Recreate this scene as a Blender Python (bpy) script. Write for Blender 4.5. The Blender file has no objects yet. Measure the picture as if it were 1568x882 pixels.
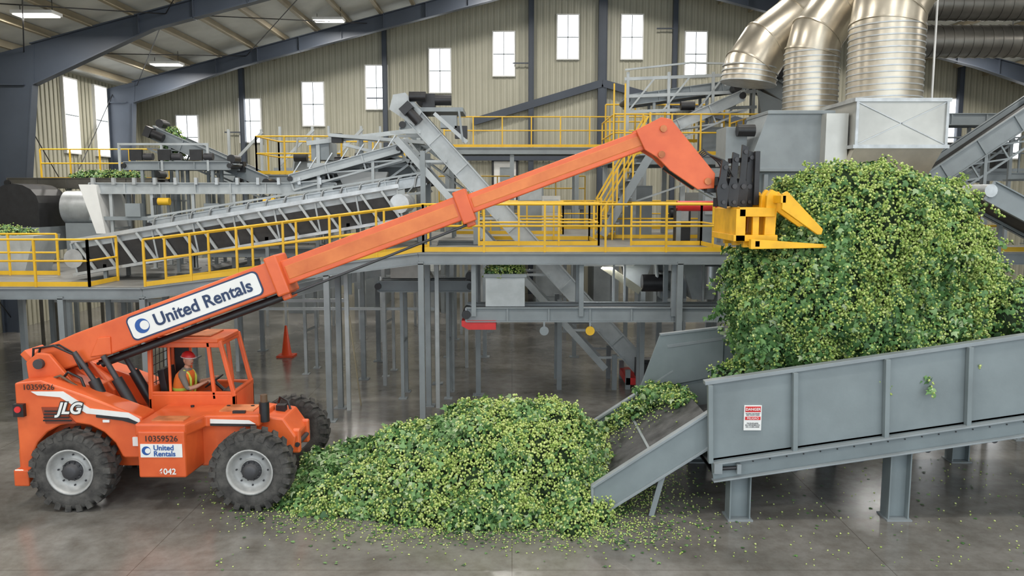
import bpy, math, random, bmesh
import numpy as np
from mathutils import Vector, Matrix, noise
random.seed(7); rng=np.random.default_rng(7)
scene=bpy.context.scene
col=scene.collection
try:
    scene.view_settings.view_transform='Standard'
except Exception: pass

# ---------------------------------------------------------------- materials
def mat(name,c,rough=.5,metal=0.,var=.15,scale=2.,bump=0.,bscale=40.,c2=None,emit=0.,spec=.5,coat=0.,detail=4.):
    m=bpy.data.materials.new(name); m.use_nodes=True
    nt=m.node_tree; b=nt.nodes['Principled BSDF']
    b.inputs['Roughness'].default_value=rough
    b.inputs['Metallic'].default_value=metal
    b.inputs['Specular IOR Level'].default_value=spec
    b.inputs['Coat Weight'].default_value=coat
    tc=nt.nodes.new('ShaderNodeTexCoord')
    n=nt.nodes.new('ShaderNodeTexNoise'); n.inputs['Scale'].default_value=scale; n.inputs['Detail'].default_value=detail
    n.inputs['Roughness'].default_value=.6
    nt.links.new(tc.outputs['Object'],n.inputs['Vector'])
    r=nt.nodes.new('ShaderNodeValToRGB')
    a=[max(0,x*(1-var)) for x in c]; d=c2 if c2 else [min(1,x*(1+var)) for x in c]
    r.color_ramp.elements[0].position=.32; r.color_ramp.elements[1].position=.68
    r.color_ramp.elements[0].color=(*a,1); r.color_ramp.elements[1].color=(*d,1)
    nt.links.new(n.outputs['Fac'],r.inputs['Fac'])
    nt.links.new(r.outputs['Color'],b.inputs['Base Color'])
    if bump:
        n2=nt.nodes.new('ShaderNodeTexNoise'); n2.inputs['Scale'].default_value=bscale; n2.inputs['Detail'].default_value=3
        nt.links.new(tc.outputs['Object'],n2.inputs['Vector'])
        bp=nt.nodes.new('ShaderNodeBump'); bp.inputs['Strength'].default_value=bump; bp.inputs['Distance'].default_value=.02
        nt.links.new(n2.outputs['Fac'],bp.inputs['Height']); nt.links.new(bp.outputs['Normal'],b.inputs['Normal'])
    if emit:
        b.inputs['Emission Color'].default_value=(*c,1); b.inputs['Emission Strength'].default_value=emit
    return m
ORANGE=mat('orange_paint',(.70,.105,.024),.40,0,.12,1.3,c2=(.78,.145,.038),coat=.15)
ORANGE2=mat('orange_web_paint',(.66,.15,.035),.42,0,.15,1.6,c2=(.75,.22,.055))
DUSTY=mat('orange_dusty_top',(.50,.15,.05),.6,0,.3,4,c2=(.68,.24,.09))
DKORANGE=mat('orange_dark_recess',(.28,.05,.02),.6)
BLACK=mat('black_steel',(.016,.016,.018),.42,0,.3,5)
RUBBER=mat('tyre_rubber',(.045,.043,.042),.85,0,.35,6,.4,60,c2=(.10,.095,.088))
HUB=mat('hub_steel',(.06,.06,.065),.5,.3)
RIM=mat('rim_grey',(.42,.42,.41),.45,.2,.2,5)
GREY=mat('painted_grey_steel',(.25,.28,.295),.5,0,.14,1.3,.05)
TROUGH=mat('trough_grey_paint',(.20,.235,.245),.45,0,.12,1.1,.05,25)
LGREY=mat('light_grey_steel',(.42,.45,.46),.42,.1,.15,2)
GALV=mat('galvanised_steel',(.50,.52,.53),.4,.6,.18,3)
DUCT=mat('duct_sheet_metal',(.56,.51,.42),.33,.85,.14,1.5,.06,6)
PLEN=mat('plenum_sheet_metal',(.52,.52,.49),.4,.45,.12,1.2,.06,6)
DUCTD=mat('dark_duct_metal',(.20,.19,.17),.35,.8,.2,1.5)
YEL=mat('safety_yellow',(.78,.47,.025),.45,0,.1,2)
YELW=mat('worn_yellow_attachment',(.84,.44,.01),.45,0,.12,4)
FRAME=mat('frame_blue_grey',(.048,.06,.082),.5,0,.12,.7)
WALL=mat('wall_cream_panel',(.43,.415,.325),.55,0,.05,.5,c2=(.47,.455,.365))
WALLR=mat('wall_rib_cream',(.34,.33,.255),.55,0,.05,.5)
ROOFM=mat('roof_insulation_white',(.62,.63,.60),.7,0,.1,.9)
PURL=mat('purlin_tan',(.34,.29,.20),.6,0,.1,1)
BELT=mat('dark_belt_rubber',(.03,.028,.027),.6,0,.3,5)
WOODBELT=mat('worn_belt',(.032,.033,.036),.5,0,.4,4,.3,20,c2=(.095,.095,.098))
RED=mat('red_paint',(.62,.03,.03),.4)
WHITE=mat('white_paint',(.78,.78,.76),.45,0,.04,3)
CONE=mat('cone_orange',(.95,.09,.02),.5,0,.08)
BLUE=mat('decal_blue',(.02,.09,.33),.4,0,.05)
NAVY=mat('decal_navy',(.015,.035,.10),.4,0,.05)
SKIN=mat('skin',(.52,.27,.18),.5,0,.08,20)
SHIRT=mat('shirt_cloth',(.22,.20,.17),.8)
JEANS=mat('jeans_cloth',(.05,.07,.12),.85)
VEST=mat('vest_hi_vis',(.95,.20,.03),.6)
LIME=mat('vest_stripe_lime',(.62,.75,.10),.5)
HAIR=mat('dark_hair',(.03,.02,.015),.7)
PANE=mat('daylight_pane',(.92,.96,1.),.4,0,.02,1,emit=3.)
LAMP=mat('lamp_diffuser',(1.,.96,.88),.4,0,.01,1,emit=5)
BROWNM=mat('hose_brown',(.12,.07,.04),.6)
DECK=mat('deck_plate',(.22,.22,.21),.5,.2,.15,2)
def floor_mat():
    m=bpy.data.materials.new('polished_concrete'); m.use_nodes=True; nt=m.node_tree; b=nt.nodes['Principled BSDF']
    tc=nt.nodes.new('ShaderNodeTexCoord')
    n=nt.nodes.new('ShaderNodeTexNoise'); n.inputs['Scale'].default_value=.45; n.inputs['Detail'].default_value=9; n.inputs['Roughness'].default_value=.62
    n.inputs['Distortion'].default_value=.6
    nt.links.new(tc.outputs['Object'],n.inputs['Vector'])
    r=nt.nodes.new('ShaderNodeValToRGB'); e=r.color_ramp.elements
    e[0].position=.3; e[0].color=(.12,.114,.102,1); e[1].position=.72; e[1].color=(.285,.275,.258,1)
    nt.links.new(n.outputs['Fac'],r.inputs['Fac'])
    br=nt.nodes.new('ShaderNodeTexBrick'); br.offset=0; br.inputs['Scale'].default_value=1.
    br.inputs['Brick Width'].default_value=5.; br.inputs['Row Height'].default_value=5.; br.inputs['Mortar Size'].default_value=.006
    br.inputs['Color1'].default_value=(1,1,1,1); br.inputs['Color2'].default_value=(1,1,1,1); br.inputs['Mortar'].default_value=(.55,.53,.5,1)
    nt.links.new(tc.outputs['Object'],br.inputs['Vector'])
    n3=nt.nodes.new('ShaderNodeTexNoise'); n3.inputs['Scale'].default_value=3.5; n3.inputs['Detail'].default_value=8; n3.inputs['Roughness'].default_value=.7
    nt.links.new(tc.outputs['Object'],n3.inputs['Vector'])
    r3=nt.nodes.new('ShaderNodeValToRGB'); r3.color_ramp.elements[0].position=.35; r3.color_ramp.elements[0].color=(.76,.73,.70,1); r3.color_ramp.elements[1].position=.6; r3.color_ramp.elements[1].color=(1,1,1,1)
    nt.links.new(n3.outputs['Fac'],r3.inputs['Fac'])
    mx=nt.nodes.new('ShaderNodeMix'); mx.data_type='RGBA'; mx.blend_type='MULTIPLY'; mx.inputs[0].default_value=1
    nt.links.new(r.outputs['Color'],mx.inputs[6]); nt.links.new(br.outputs['Color'],mx.inputs[7])
    mx2=nt.nodes.new('ShaderNodeMix'); mx2.data_type='RGBA'; mx2.blend_type='MULTIPLY'; mx2.inputs[0].default_value=1
    nt.links.new(mx.outputs[2],mx2.inputs[6]); nt.links.new(r3.outputs['Color'],mx2.inputs[7])
    nt.links.new(mx2.outputs[2],b.inputs['Base Color'])
    rr=nt.nodes.new('ShaderNodeMapRange'); rr.inputs[3].default_value=.08; rr.inputs[4].default_value=.30
    nt.links.new(n.outputs['Fac'],rr.inputs[0]); nt.links.new(rr.outputs[0],b.inputs['Roughness'])
    n2=nt.nodes.new('ShaderNodeTexNoise'); n2.inputs['Scale'].default_value=12
    nt.links.new(tc.outputs['Object'],n2.inputs['Vector'])
    bp=nt.nodes.new('ShaderNodeBump'); bp.inputs['Strength'].default_value=.05; bp.inputs['Distance'].default_value=.01
    nt.links.new(n2.outputs['Fac'],bp.inputs['Height']); nt.links.new(bp.outputs['Normal'],b.inputs['Normal'])
    return m
FLOOR=floor_mat()
def tint_mat(name,stops,rough=.5,trans=0.):
    m=bpy.data.materials.new(name); m.use_nodes=True; nt=m.node_tree; b=nt.nodes['Principled BSDF']
    at=nt.nodes.new('ShaderNodeAttribute'); at.attribute_name='tint'
    r=nt.nodes.new('ShaderNodeValToRGB'); e=r.color_ramp.elements
    while len(e)<len(stops): e.new(.5)
    for i,(p,c) in enumerate(stops): e[i].position=p; e[i].color=(*c,1)
    nt.links.new(at.outputs['Fac'],r.inputs['Fac']); nt.links.new(r.outputs['Color'],b.inputs['Base Color'])
    b.inputs['Roughness'].default_value=rough; b.inputs['Specular IOR Level'].default_value=.4
    return m
LEAF=tint_mat('hop_leaf',[(0,(.030,.085,.028)),(.45,(.09,.205,.06)),(.8,(.18,.32,.11)),(1,(.40,.49,.29))])
HOPC=tint_mat('hop_cone',[(0,(.16,.27,.05)),(.5,(.35,.47,.11)),(1,(.60,.67,.26))],.6)
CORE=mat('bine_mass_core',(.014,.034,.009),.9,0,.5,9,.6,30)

# ---------------------------------------------------------------- mesh builder
class B:
    def __init__(s): s.v=[];s.f=[];s.m=[];s.sm=[];s.mats=[]
    def mi(s,m):
        if m not in s.mats: s.mats.append(m)
        return s.mats.index(m)
    def add(s,vs,fs,m,smooth=False):
        o=len(s.v); k=s.mi(m)
        s.v+= [tuple(x) for x in vs]
        for f in fs: s.f.append([i+o for i in f]); s.m.append(k); s.sm.append(smooth)
    def box(s,x0,x1,y0,y1,z0,z1,m):
        vs=[(x0,y0,z0),(x1,y0,z0),(x1,y1,z0),(x0,y1,z0),(x0,y0,z1),(x1,y0,z1),(x1,y1,z1),(x0,y1,z1)]
        s.add(vs,[(0,3,2,1),(4,5,6,7),(0,1,5,4),(1,2,6,5),(2,3,7,6),(3,0,4,7)],m)
    def beam(s,p,q,w,h,m,up=(0,0,1)):
        p=Vector(p);q=Vector(q);d=(q-p).normalized();u=Vector(up)
        if abs(d.dot(u.normalized()))>.98: u=Vector((0,1,0))
        l=d.cross(u).normalized();u=l.cross(d)
        vs=[]
        for c in (p,q):
            for a,b_ in ((-1,-1),(1,-1),(1,1),(-1,1)): vs.append(c+l*(a*w/2)+u*(b_*h/2))
        s.add(vs,[(0,1,2,3),(7,6,5,4),(0,4,5,1),(1,5,6,2),(2,6,7,3),(3,7,4,0)],m)
    def ibeam(s,p,q,w,h,m,up=(0,0,1),t=.02):
        p=Vector(p);q=Vector(q);d=(q-p).normalized();u=Vector(up)
        if abs(d.dot(u))>.98: u=Vector((0,1,0))
        l=d.cross(u).normalized();u=l.cross(d)
        s.beam(p,q,t,h-2*t,m,u)
        for k in (-1,1): s.beam(p+u*(k*(h/2-t/2)),q+u*(k*(h/2-t/2)),w,t,m,u)
    def cyl(s,p,q,r,m,r2=None,n=14,smooth=True,caps=True):
        p=Vector(p);q=Vector(q);d=(q-p).normalized();r2=r if r2 is None else r2
        a=Vector((0,0,1)) if abs(d.z)<.9 else Vector((1,0,0))
        u=d.cross(a).normalized();w=d.cross(u)
        vs=[]
        for c,rr in ((p,r),(q,r2)):
            for i in range(n):
                t=2*math.pi*i/n; vs.append(c+(u*math.cos(t)+w*math.sin(t))*rr)
        s.add(vs,[(i,(i+1)%n,n+(i+1)%n,n+i) for i in range(n)],m,smooth)
        if caps: s.add(vs,[tuple(range(n-1,-1,-1)),tuple(range(n,2*n))],m)
    def prism(s,poly,y0,y1,m):
        n=len(poly)
        vs=[(x,y0,z) for x,z in poly]+[(x,y1,z) for x,z in poly]
        s.add(vs,[tuple(range(n)),tuple(range(2*n-1,n-1,-1))]+[(i,n+i,n+(i+1)%n,(i+1)%n) for i in range(n)],m)
    def prismz(s,poly,z0,z1,m):
        n=len(poly)
        vs=[(x,y,z0) for x,y in poly]+[(x,y,z1) for x,y in poly]
        s.add(vs,[tuple(range(n-1,-1,-1)),tuple(range(n,2*n))]+[(i,(i+1)%n,n+(i+1)%n,n+i) for i in range(n)],m)
    def tube(s,pts,r,m,n=10,rs=None,smooth=True):
        pts=[Vector(p) for p in pts]; N=len(pts); vs=[]; u=None
        for i,p in enumerate(pts):
            d=(pts[min(i+1,N-1)]-pts[max(i-1,0)]).normalized()
            if u is None:
                a=Vector((0,0,1)) if abs(d.z)<.9 else Vector((0,1,0)); u=d.cross(a).normalized()
            u=(u-d*u.dot(d)).normalized(); w=d.cross(u); rr=rs[i] if rs else r
            for k in range(n):
                t=2*math.pi*k/n; vs.append(p+(u*math.cos(t)+w*math.sin(t))*rr)
        fs=[(i*n+k,i*n+(k+1)%n,(i+1)*n+(k+1)%n,(i+1)*n+k) for i in range(N-1) for k in range(n)]
        s.add(vs,fs,m,smooth)
        s.add(vs,[tuple(range(n-1,-1,-1)),tuple(range((N-1)*n,N*n))],m)
    def lathe_y(s,prof,c,m,n=40,smooth=True):
        vs=[];k=len(prof)
        for i in range(n):
            t=2*math.pi*i/n
            for r,y in prof: vs.append((c[0]+r*math.cos(t),c[1]+y,c[2]+r*math.sin(t)))
        fs=[(i*k+j,((i+1)%n)*k+j,((i+1)%n)*k+j+1,i*k+j+1) for i in range(n) for j in range(k-1)]
        s.add(vs,fs,m,smooth)
    def lathe_z(s,prof,c,m,n=24,smooth=True):
        vs=[];k=len(prof)
        for i in range(n):
            t=2*math.pi*i/n
            for r,z in prof: vs.append((c[0]+r*math.cos(t),c[1]+r*math.sin(t),c[2]+z))
        fs=[(i*k+j,((i+1)%n)*k+j,((i+1)%n)*k+j+1,i*k+j+1) for i in range(n) for j in range(k-1)]
        s.add(vs,fs,m,smooth)
    def rail(s,pts,h=1.02,sp=1.5,m=None,toe=True,r=.024):
        m=m or YEL
        for a,b_ in zip(pts[:-1],pts[1:]):
            a=Vector(a);b_=Vector(b_);L=(b_-a).length;n=max(1,round(L/sp))
            for i in range(n+1):
                p=a.lerp(b_,i/n); s.beam(p,p+Vector((0,0,h)),.045,.045,m)
            for hh in (h,h*.55): s.cyl(a+Vector((0,0,hh)),b_+Vector((0,0,hh)),r,m,n=8)
            if toe: s.beam(a+Vector((0,0,.06)),b_+Vector((0,0,.06)),.012,.1,m)
    def build(s,name,parent=None,bevel=0,fixn=True):
        me=bpy.data.meshes.new(name); me.from_pydata(s.v,[],s.f)
        for x in s.mats: me.materials.append(x)
        me.polygons.foreach_set('material_index',s.m); me.polygons.foreach_set('use_smooth',s.sm)
        if fixn:
            bm=bmesh.new(); bm.from_mesh(me); bmesh.ops.recalc_face_normals(bm,faces=bm.faces); bm.to_mesh(me); bm.free()
        me.update()
        o=bpy.data.objects.new(name,me); col.objects.link(o)
        if bevel:
            md=o.modifiers.new('bevel','BEVEL'); md.width=bevel; md.segments=2; md.limit_method='ANGLE'; md.angle_limit=math.radians(40)
        if parent: o.parent=parent
        return o
def empty(name,loc=(0,0,0)):
    e=bpy.data.objects.new(name,None); col.objects.link(e); return e
def text(body,loc,size,m,parent,ang=0,shear=0,offset=0.,name='label_text',align='CENTER',rotz=0):
    c=bpy.data.curves.new(name,'FONT'); c.body=body; c.size=size; c.align_x=align; c.align_y='CENTER'
    c.extrude=.002; c.shear=shear; c.offset=offset; c.materials.append(m)
    o=bpy.data.objects.new(name,c); col.objects.link(o); o.location=loc
    o.rotation_euler=(math.pi/2,-ang,rotz); o.parent=parent
    return o
def lamp(parent,loc,sx,sy,e,c=(1,.96,.9)):
    l=bpy.data.lights.new('lamp','AREA'); l.shape='RECTANGLE'; l.size=sx; l.size_y=sy; l.energy=e; l.color=c
    lo=bpy.data.objects.new('lamp',l); col.objects.link(lo); lo.location=loc; lo.parent=parent

# ---------------------------------------------------------------- room shell
XL,XR,XM,YB,YF=-18.4,27.0,4.3,40.,-5.
def roofz(x): return 10.0+.26*((x-XL) if x<XM else (XR-x))
b=B(); b.box(XL-.3,XR+.3,YF,YB+.3,-.2,0,FLOOR); b.build('floor')
b=B(); b.prism([(XL,0),(XR,0),(XR,roofz(XR)),(XM,roofz(XM)),(XL,roofz(XL))],YB,YB+.2,WALL)
x=XL+.15
while x<XR:
    b.box(x-.035,x+.035,YB-.035,YB,0,roofz(x)-.05,WALLR); b.box(x+.12,x+.14,YB-.012,YB,0,roofz(x)-.05,WALLR); x+=.3
b.build('wall_back')
b=B(); b.box(XL-.2,XL,YF,YB,0,10.0,WALL)
y=YF+.15
while y<YB: b.box(XL,XL+.035,y-.035,y+.035,0,9.95,WALLR); y+=.3
b.build('wall_left')
b=B(); b.box(XR,XR+.2,YF,YB,0,10.0,WALL)
b.build('wall_right')
b=B()
for x0,x1 in ((XL-.2,XM),(XM,XR+.2)):
    z0=roofz(x0);z1=roofz(x1)
    b.add([(x0,YF,z0),(x1,YF,z1),(x1,YB+.2,z1),(x0,YB+.2,z0),(x0,YF,z0+.2),(x1,YF,z1+.2),(x1,YB+.2,z1+.2),(x0,YB+.2,z0+.2)],
      [(0,3,2,1),(4,5,6,7),(0,1,5,4),(1,2,6,5),(2,3,7,6),(3,0,4,7)],ROOFM)
b.build('ceiling')
b=B(); x=XL+.9
while x<XR-.5:
    z=roofz(x); b.box(x-.04,x+.04,YF,YB,z-.26,z-.02,PURL); b.box(x-.04,x+.12,YF,YB,z-.28,z-.25,PURL); x+=1.45
b.build('roof_purlins')
for fy in (3.5,12.,20.3,28.5,36.9):
    b=B()
    for sgn in (-1,1):
        xe=XL if sgn<0 else XR
        def X(d): return xe+(d if sgn<0 else -d)
        cw=1.7 if fy<30 else 1.25
        zk=8.75 if fy<30 else 9.1
        pl=[(X(.1),0),(X(.6),0),(X(cw),zk),(X(cw+.1),roofz(X(cw))-.3),(X(.1),roofz(X(.1))-.3)]
        b.prism(pl,fy-.05,fy+.05,FRAME)
        b.beam((X(.6),fy,0),(X(cw),fy,zk),.36,.04,FRAME,(1,0,.1)); b.box(min(X(.06),X(.14)),max(X(.06),X(.14)),fy-.18,fy+.18,0,9.7,FRAME)
        xa=X(cw);xk=X(6.0);xm=XM
        top=lambda x:roofz(x)-.3
        b.prism([(xa,top(xa)),(xk,top(xk)),(xm,top(xm)),(xm,top(xm)-.7),(xk,top(xk)-.60),(xa,zk)],fy-.03,fy+.03,FRAME)
        b.beam((xa,fy,top(xa)),(xm,fy,top(xm)),.34,.04,FRAME)
        b.beam((xa,fy,zk),(xk,fy,top(xk)-.60),.34,.04,FRAME); b.beam((xk,fy,top(xk)-.60),(xm,fy,top(xm)-.7),.34,.04,FRAME)
        for zz in (2.5,5.,zk): b.beam((X(.12),fy,zz),(X(cw-.3 if zz>5 else .8),fy,zz),.34,.04,FRAME)
        for i in range(2,9):
            xx=X(cw+ i*1.9)
            if (xx<XM)==(sgn<0): b.box(xx-.01,xx+.01,fy-.17,fy+.17,top(xx)-.65,top(xx),FRAME)
    b.build('steel_portal_frame')
b=B()
for y0,y1 in ((20.3,28.5),(28.5,36.9)):
    for xa,xb in ((-17,-12),(-12,-6.5)):
        b.cyl((xa,y0,roofz(xa)-.5),(xb,y1,roofz(xb)-.5),.02,BLACK,n=6); b.cyl((xb,y0,roofz(xb)-.5),(xa,y1,roofz(xa)-.5),.02,BLACK,n=6)
    b.cyl((XL+.3,y0,.5),(XL+.3,y1,9.5),.02,BLACK,n=6); b.cyl((XL+.3,y1,.5),(XL+.3,y0,9.5),.02,BLACK,n=6)
b.build('brace_rods')
b=B()
for x,w in ((-13.2,.22),(-6.2,.22),(.93,.26),(4.4,.42),(7.9,.22),(14.9,.22),(21.9,.22)):
    b.ibeam((x,YB-.25,0),(x,YB-.25,roofz(x)-.1),.28,w,FRAME,(1,0,0),.03)
    b.box(x-w/2,x+w/2,YB-.36,YB-.34,0,roofz(x)-.2,FRAME)
b.beam((-1.9,YB-.3,8.5),(4.4,YB-.3,10.35),.2,.35,FRAME); b.beam((4.4,YB-.3,10.35),(12,YB-.3,8.3),.2,.35,FRAME)
b.beam((-2.6,YB-.3,6.75),(5,YB-.3,6.75),.2,.25,FRAME)
for x in (-13.2,-6.2,.93,7.9): b.beam((x-.9,YB-.3,8.0+.26*(x+13.2)*.9),(x,YB-.3,8.0+.26*(x+13.2)*.9),.04,.06,FRAME)
b.build('gable_wall_columns')
def window(n,x,zt,w=1.0,h=2.05):
    b=B(); y=YB-.12; b.box(x-w/2,x+w/2,y,y+.05,zt-h,zt,PANE)
    f=.06
    for a in ((x-w/2-f,x-w/2,zt-h-f,zt+f),(x+w/2,x+w/2+f,zt-h-f,zt+f),(x-w/2,x+w/2,zt,zt+f),(x-w/2,x+w/2,zt-h-f,zt-h)): b.box(a[0],a[1],y-.03,YB,a[2],a[3],WHITE)
    b.box(x-.02,x+.02,y-.015,y,zt-h,zt,GREY); b.box(x-w/2,x+w/2,y-.015,y,zt-h*.52,zt-h*.52+.05,GREY)
    b.build('window_%d'%n)
k=1
for i in range(14):
    x=-16.0+3.12*i
    if x>XR-1.5: break
    zt=8.8+.80*min(i,6) if i<=6 else 13.6-.8*(i-7)
    window(k,x,zt); k+=1
for y in (33.7,36.15):
    b=B(); b.box(XL+.04,XL+.10,y-.5,y+.5,6.7,9.7,PANE)
    for a,c in ((y-.56,y-.5),(y+.5,y+.56)): b.box(XL,XL+.13,a,c,6.64,9.76,WHITE)
    b.box(XL,XL+.13,y-.5,y+.5,6.64,6.7,WHITE); b.box(XL,XL+.13,y-.5,y+.5,9.7,9.76,WHITE)
    b.box(XL+.10,XL+.12,y-.5,y+.5,8.2,8.25,GREY); b.build('window_%d'%k); k+=1
yb=YB-.04
b=B(); b.box(-.9,.2,yb-.1,yb-.02,4.62,6.6,WHITE); b.box(-1.0,-.9,yb-.14,yb,4.62,6.7,BLACK); b.box(.2,.3,yb-.14,yb,4.62,6.7,BLACK); b.box(-1.,.3,yb-.14,yb,6.6,6.7,BLACK)
b.box(-.6,-.1,yb-.12,yb-.1,5.6,6.3,GREY); b.build('door_1')
for X_ in (-14.8,-7.8,-.8,6.2,13.2,20.2):
    for Y_ in (-1.,8.,17.,25.6,35.):
        z=roofz(X_)-.45
        b=B(); b.box(X_-.65,X_+.65,Y_-.3,Y_+.3,z,z+.1,WHITE); b.box(X_-.6,X_+.6,Y_-.25,Y_+.25,z-.03,z,LAMP)
        for dx in (-.5,.5): b.cyl((X_+dx,Y_,z+.1),(X_+dx,Y_,roofz(X_+dx)-.02),.012,BLACK,n=6)
        o=b.build('ceiling_light'); lamp(o,(X_,Y_,z-.06),1.2,.5,295 if Y_<20 else 340)
w=bpy.data.worlds.new('world'); scene.world=w; w.use_nodes=True
bg=w.node_tree.nodes['Background']; bg.inputs[0].default_value=(.84,.93,1,1); bg.inputs[1].default_value=2.1

# ---------------------------------------------------------------- conveyors
def conveyor(name,p,q,w=.8,h=.3,side=None,belt=None,legs=None,nleg=3,motor=True,truss=False,parent=None,cleats=False,bb=None):
    side=side or GREY; belt=belt or BELT
    b=bb or B(); p=Vector(p);q=Vector(q);d=(q-p).normalized();l=d.cross(Vector((0,0,1))).normalized();u=l.cross(d);L=(q-p).length
    for k in (-1,1):
        o=l*(k*w/2)
        b.beam(p+o,q+o,.03,h,side,u)
        for hh in (-h/2,h/2): b.beam(p+o+u*hh+l*(k*.03),q+o+u*hh+l*(k*.03),.09,.025,side,u)
        n=max(2,int(L/.9))
        for i in range(n+1):
            c=p+d*(L*i/n)+o+l*(k*.03); b.beam(c-u*h/2,c+u*h/2,.05,.04,side,d)
    b.beam(p+u*(h*.18),q+u*(h*.18),w-.05,.03,belt,u); b.beam(p-u*(h*.3),q-u*(h*.3),w-.08,.03,belt,u)
    for c in (p,q): b.cyl(c-l*(w/2+.08),c+l*(w/2+.08),h*.32,GALV if h>.35 else BLACK,n=14)
    if cleats:
        n=int(L/.35)
        for i in range(n): 
            c=p+d*(.35*i+.1)+u*(h*.18+.05); b.beam(c-l*(w/2-.05),c+l*(w/2-.05),.02,.09,belt,u)
    if truss:
        n=int(L/.8)
        for k in (-1,1):
            o=l*(k*w/2); b.beam(p+o-u*(h*1.4),q+o-u*(h*1.4),.05,.05,side,u)
            for i in range(n):
                a=p+d*(L*i/n)+o; c=p+d*(L*(i+1)/n)+o
                b.beam(a-u*h/2,c-u*(h*1.4),.04,.04,side,u); b.beam(a-u*h/2,a-u*(h*1.4),.04,.04,side,d)
    if motor:
        c=q+l*(-(w/2+.28)) ; b.cyl(c,c+d*-.45,.12,BLACK,n=14); b.beam(c+d*.1,c+d*-.1,.28,.3,BLACK,u)
        c=q+u*(h*.9); b.cyl(c-l*.25,c+l*.25,.12,BLACK); b.beam(c-d*.15-u*.15,c+d*.15-u*.15,.5,.04,side,u)
    if legs is not None:
        for i in range(nleg):
            t=(i+.5)/nleg; c=p.lerp(q,t)
            for k in (-1,1):
                e=c+l*(k*w/2)-u*(h/2); b.beam(e,(e.x,e.y,legs),.08,.08,side); b.box(e.x-.1,e.x+.1,e.y-.1,e.y+.1,legs,legs+.02,side)
            e0=c-l*w/2;e1=c+l*w/2; zz=legs+(c.z-legs)*.5
            b.beam((e0.x,e0.y,zz),(e1.x,e1.y,zz),.05,.05,side)
    if bb is None: return b.build(name,parent)
    return b

# ---------------------------------------------------------------- mezzanine
def slab(b,x0,x1,y0,y1,z,m=None,z2=None):
    z2=z if z2 is None else z2; m=m or GREY
    vs=[(x0,y0,z-.06),(x1,y0,z2-.06),(x1,y1,z2-.06),(x0,y1,z-.06),(x0,y0,z),(x1,y0,z2),(x1,y1,z2),(x0,y1,z)]
    b.add(vs,[(0,3,2,1),(4,5,6,7),(0,1,5,4),(1,2,6,5),(2,3,7,6),(3,0,4,7)],m)
    for y in (y0,y1): b.ibeam((x0,y,z-.14),(x1,y,z2-.14),.12,.24,GREY)
    n=max(1,int((x1-x0)/1.2))
    for i in range(n+1):
        t=i/n; b.beam((x0+(x1-x0)*t,y0,z+(z2-z)*t-.13),(x0+(x1-x0)*t,y1,z+(z2-z)*t-.13),.06,.14,GREY)
DZ=3.7;LZ=2.95
mz=empty('mezzanine_platform')
b=B()
slab(b,-2,8.6,17,19.4,DZ,DECK); slab(b,-2,12,21.7,29,DZ,DECK); slab(b,2.1,12,19.4,21.7,DZ,DECK)
slab(b,8.6,14,17,19.4,DZ,DECK)
slab(b,-7.94,-2,17,18.1,LZ,DECK,DZ); slab(b,-16,-7.94,17,25,LZ,DECK); slab(b,-7.94,-2,20.4,29,DZ-.1,DECK)
b.build('deck_plates',mz)
b=B()
for x,ys,zt in ((-3.98,(17,18.1,21,23.4),3.42),(-1.95,(17,18.3,20.5,24.,27),DZ),(-7.94,(17,18.1,20.5,23,25),LZ),(-9.7,(17,19,21,24),LZ),(-11.8,(17,19,21,24),LZ),(-14,(17,21,24),LZ),(3.6,(17,19.3,22,25,28.5),DZ),(-.83,(19.3,24,28.5),DZ),(1.9,(24,28.5),DZ),(6.2,(17,19.3,22,25,28.5),DZ),(8.6,(17,19.3,22,25,28.5),DZ),(11.5,(17,19.3,22,25,28.5),DZ)):
    for y in ys:
        b.box(x-.06,x+.06,y-.06,y+.06,0,zt-.2,GREY); b.box(x-.14,x+.14,y-.14,y+.14,0,.02,GREY)
for x,y in ((-3.75,17.9),(-3.3,20.3),(-3.05,22.6),(-2.85,24.6),(-1.72,18.1),(-1.5,19.8),(-1.3,22.5),(-1.15,25.5),(-7.7,22),(-5.2,27),(-2.5,22),(-2.3,24.5),(-4.4,26.5),(-1.8,28),(-3.3,28)):
    b.box(x-.045,x+.045,y-.045,y+.045,0,3.4,LGREY)
b.beam((-8,20.4,2.0),(-2,20.4,2.0),.06,.07,LGREY); b.beam((-11,19,2.4),(-4,19,2.4),.06,.08,LGREY); b.beam((-8,27,2.2),(-2,27,2.2),.06,.06,LGREY)
b.beam((-3.7,17.9,2.2),(-3.55,18.3,0),.03,.03,PURL)
b.build('support_posts',mz)
b=B()
b.rail([(-1.9,17.05,DZ),(8.5,17.05,DZ)],sp=1.3); b.rail([(8.6,17.05,DZ),(14,17.05,DZ)],sp=1.3)
b.rail([(-7.9,17.05,LZ),(-1.9,17.05,DZ)],h=1.02,sp=.95); b.rail([(-7.9,18.1,LZ),(-1.9,18.1,DZ)],h=1.0,sp=.95)
b.rail([(-16,17.05,LZ),(-9.1,17.05,LZ)],sp=1.15); b.rail([(-9.1,17.05,LZ),(-9.1,18.3,LZ)]); b.rail([(-16,19.6,LZ),(-11.2,19.6,LZ)],sp=1.15)
b.rail([(-.8,19.3,DZ),(2.1,19.3,DZ),(2.1,21.7,DZ),(-.8,21.7,DZ)],sp=1.)
b.rail([(2.3,22.5,DZ),(11.5,22.5,DZ)],sp=1.3); b.rail([(-1.8,28.9,DZ),(11.5,28.9,DZ)],sp=1.5); b.rail([(-1.8,25,DZ),(1.6,25,DZ),(1.6,28.9,DZ)],sp=1.3)
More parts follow.
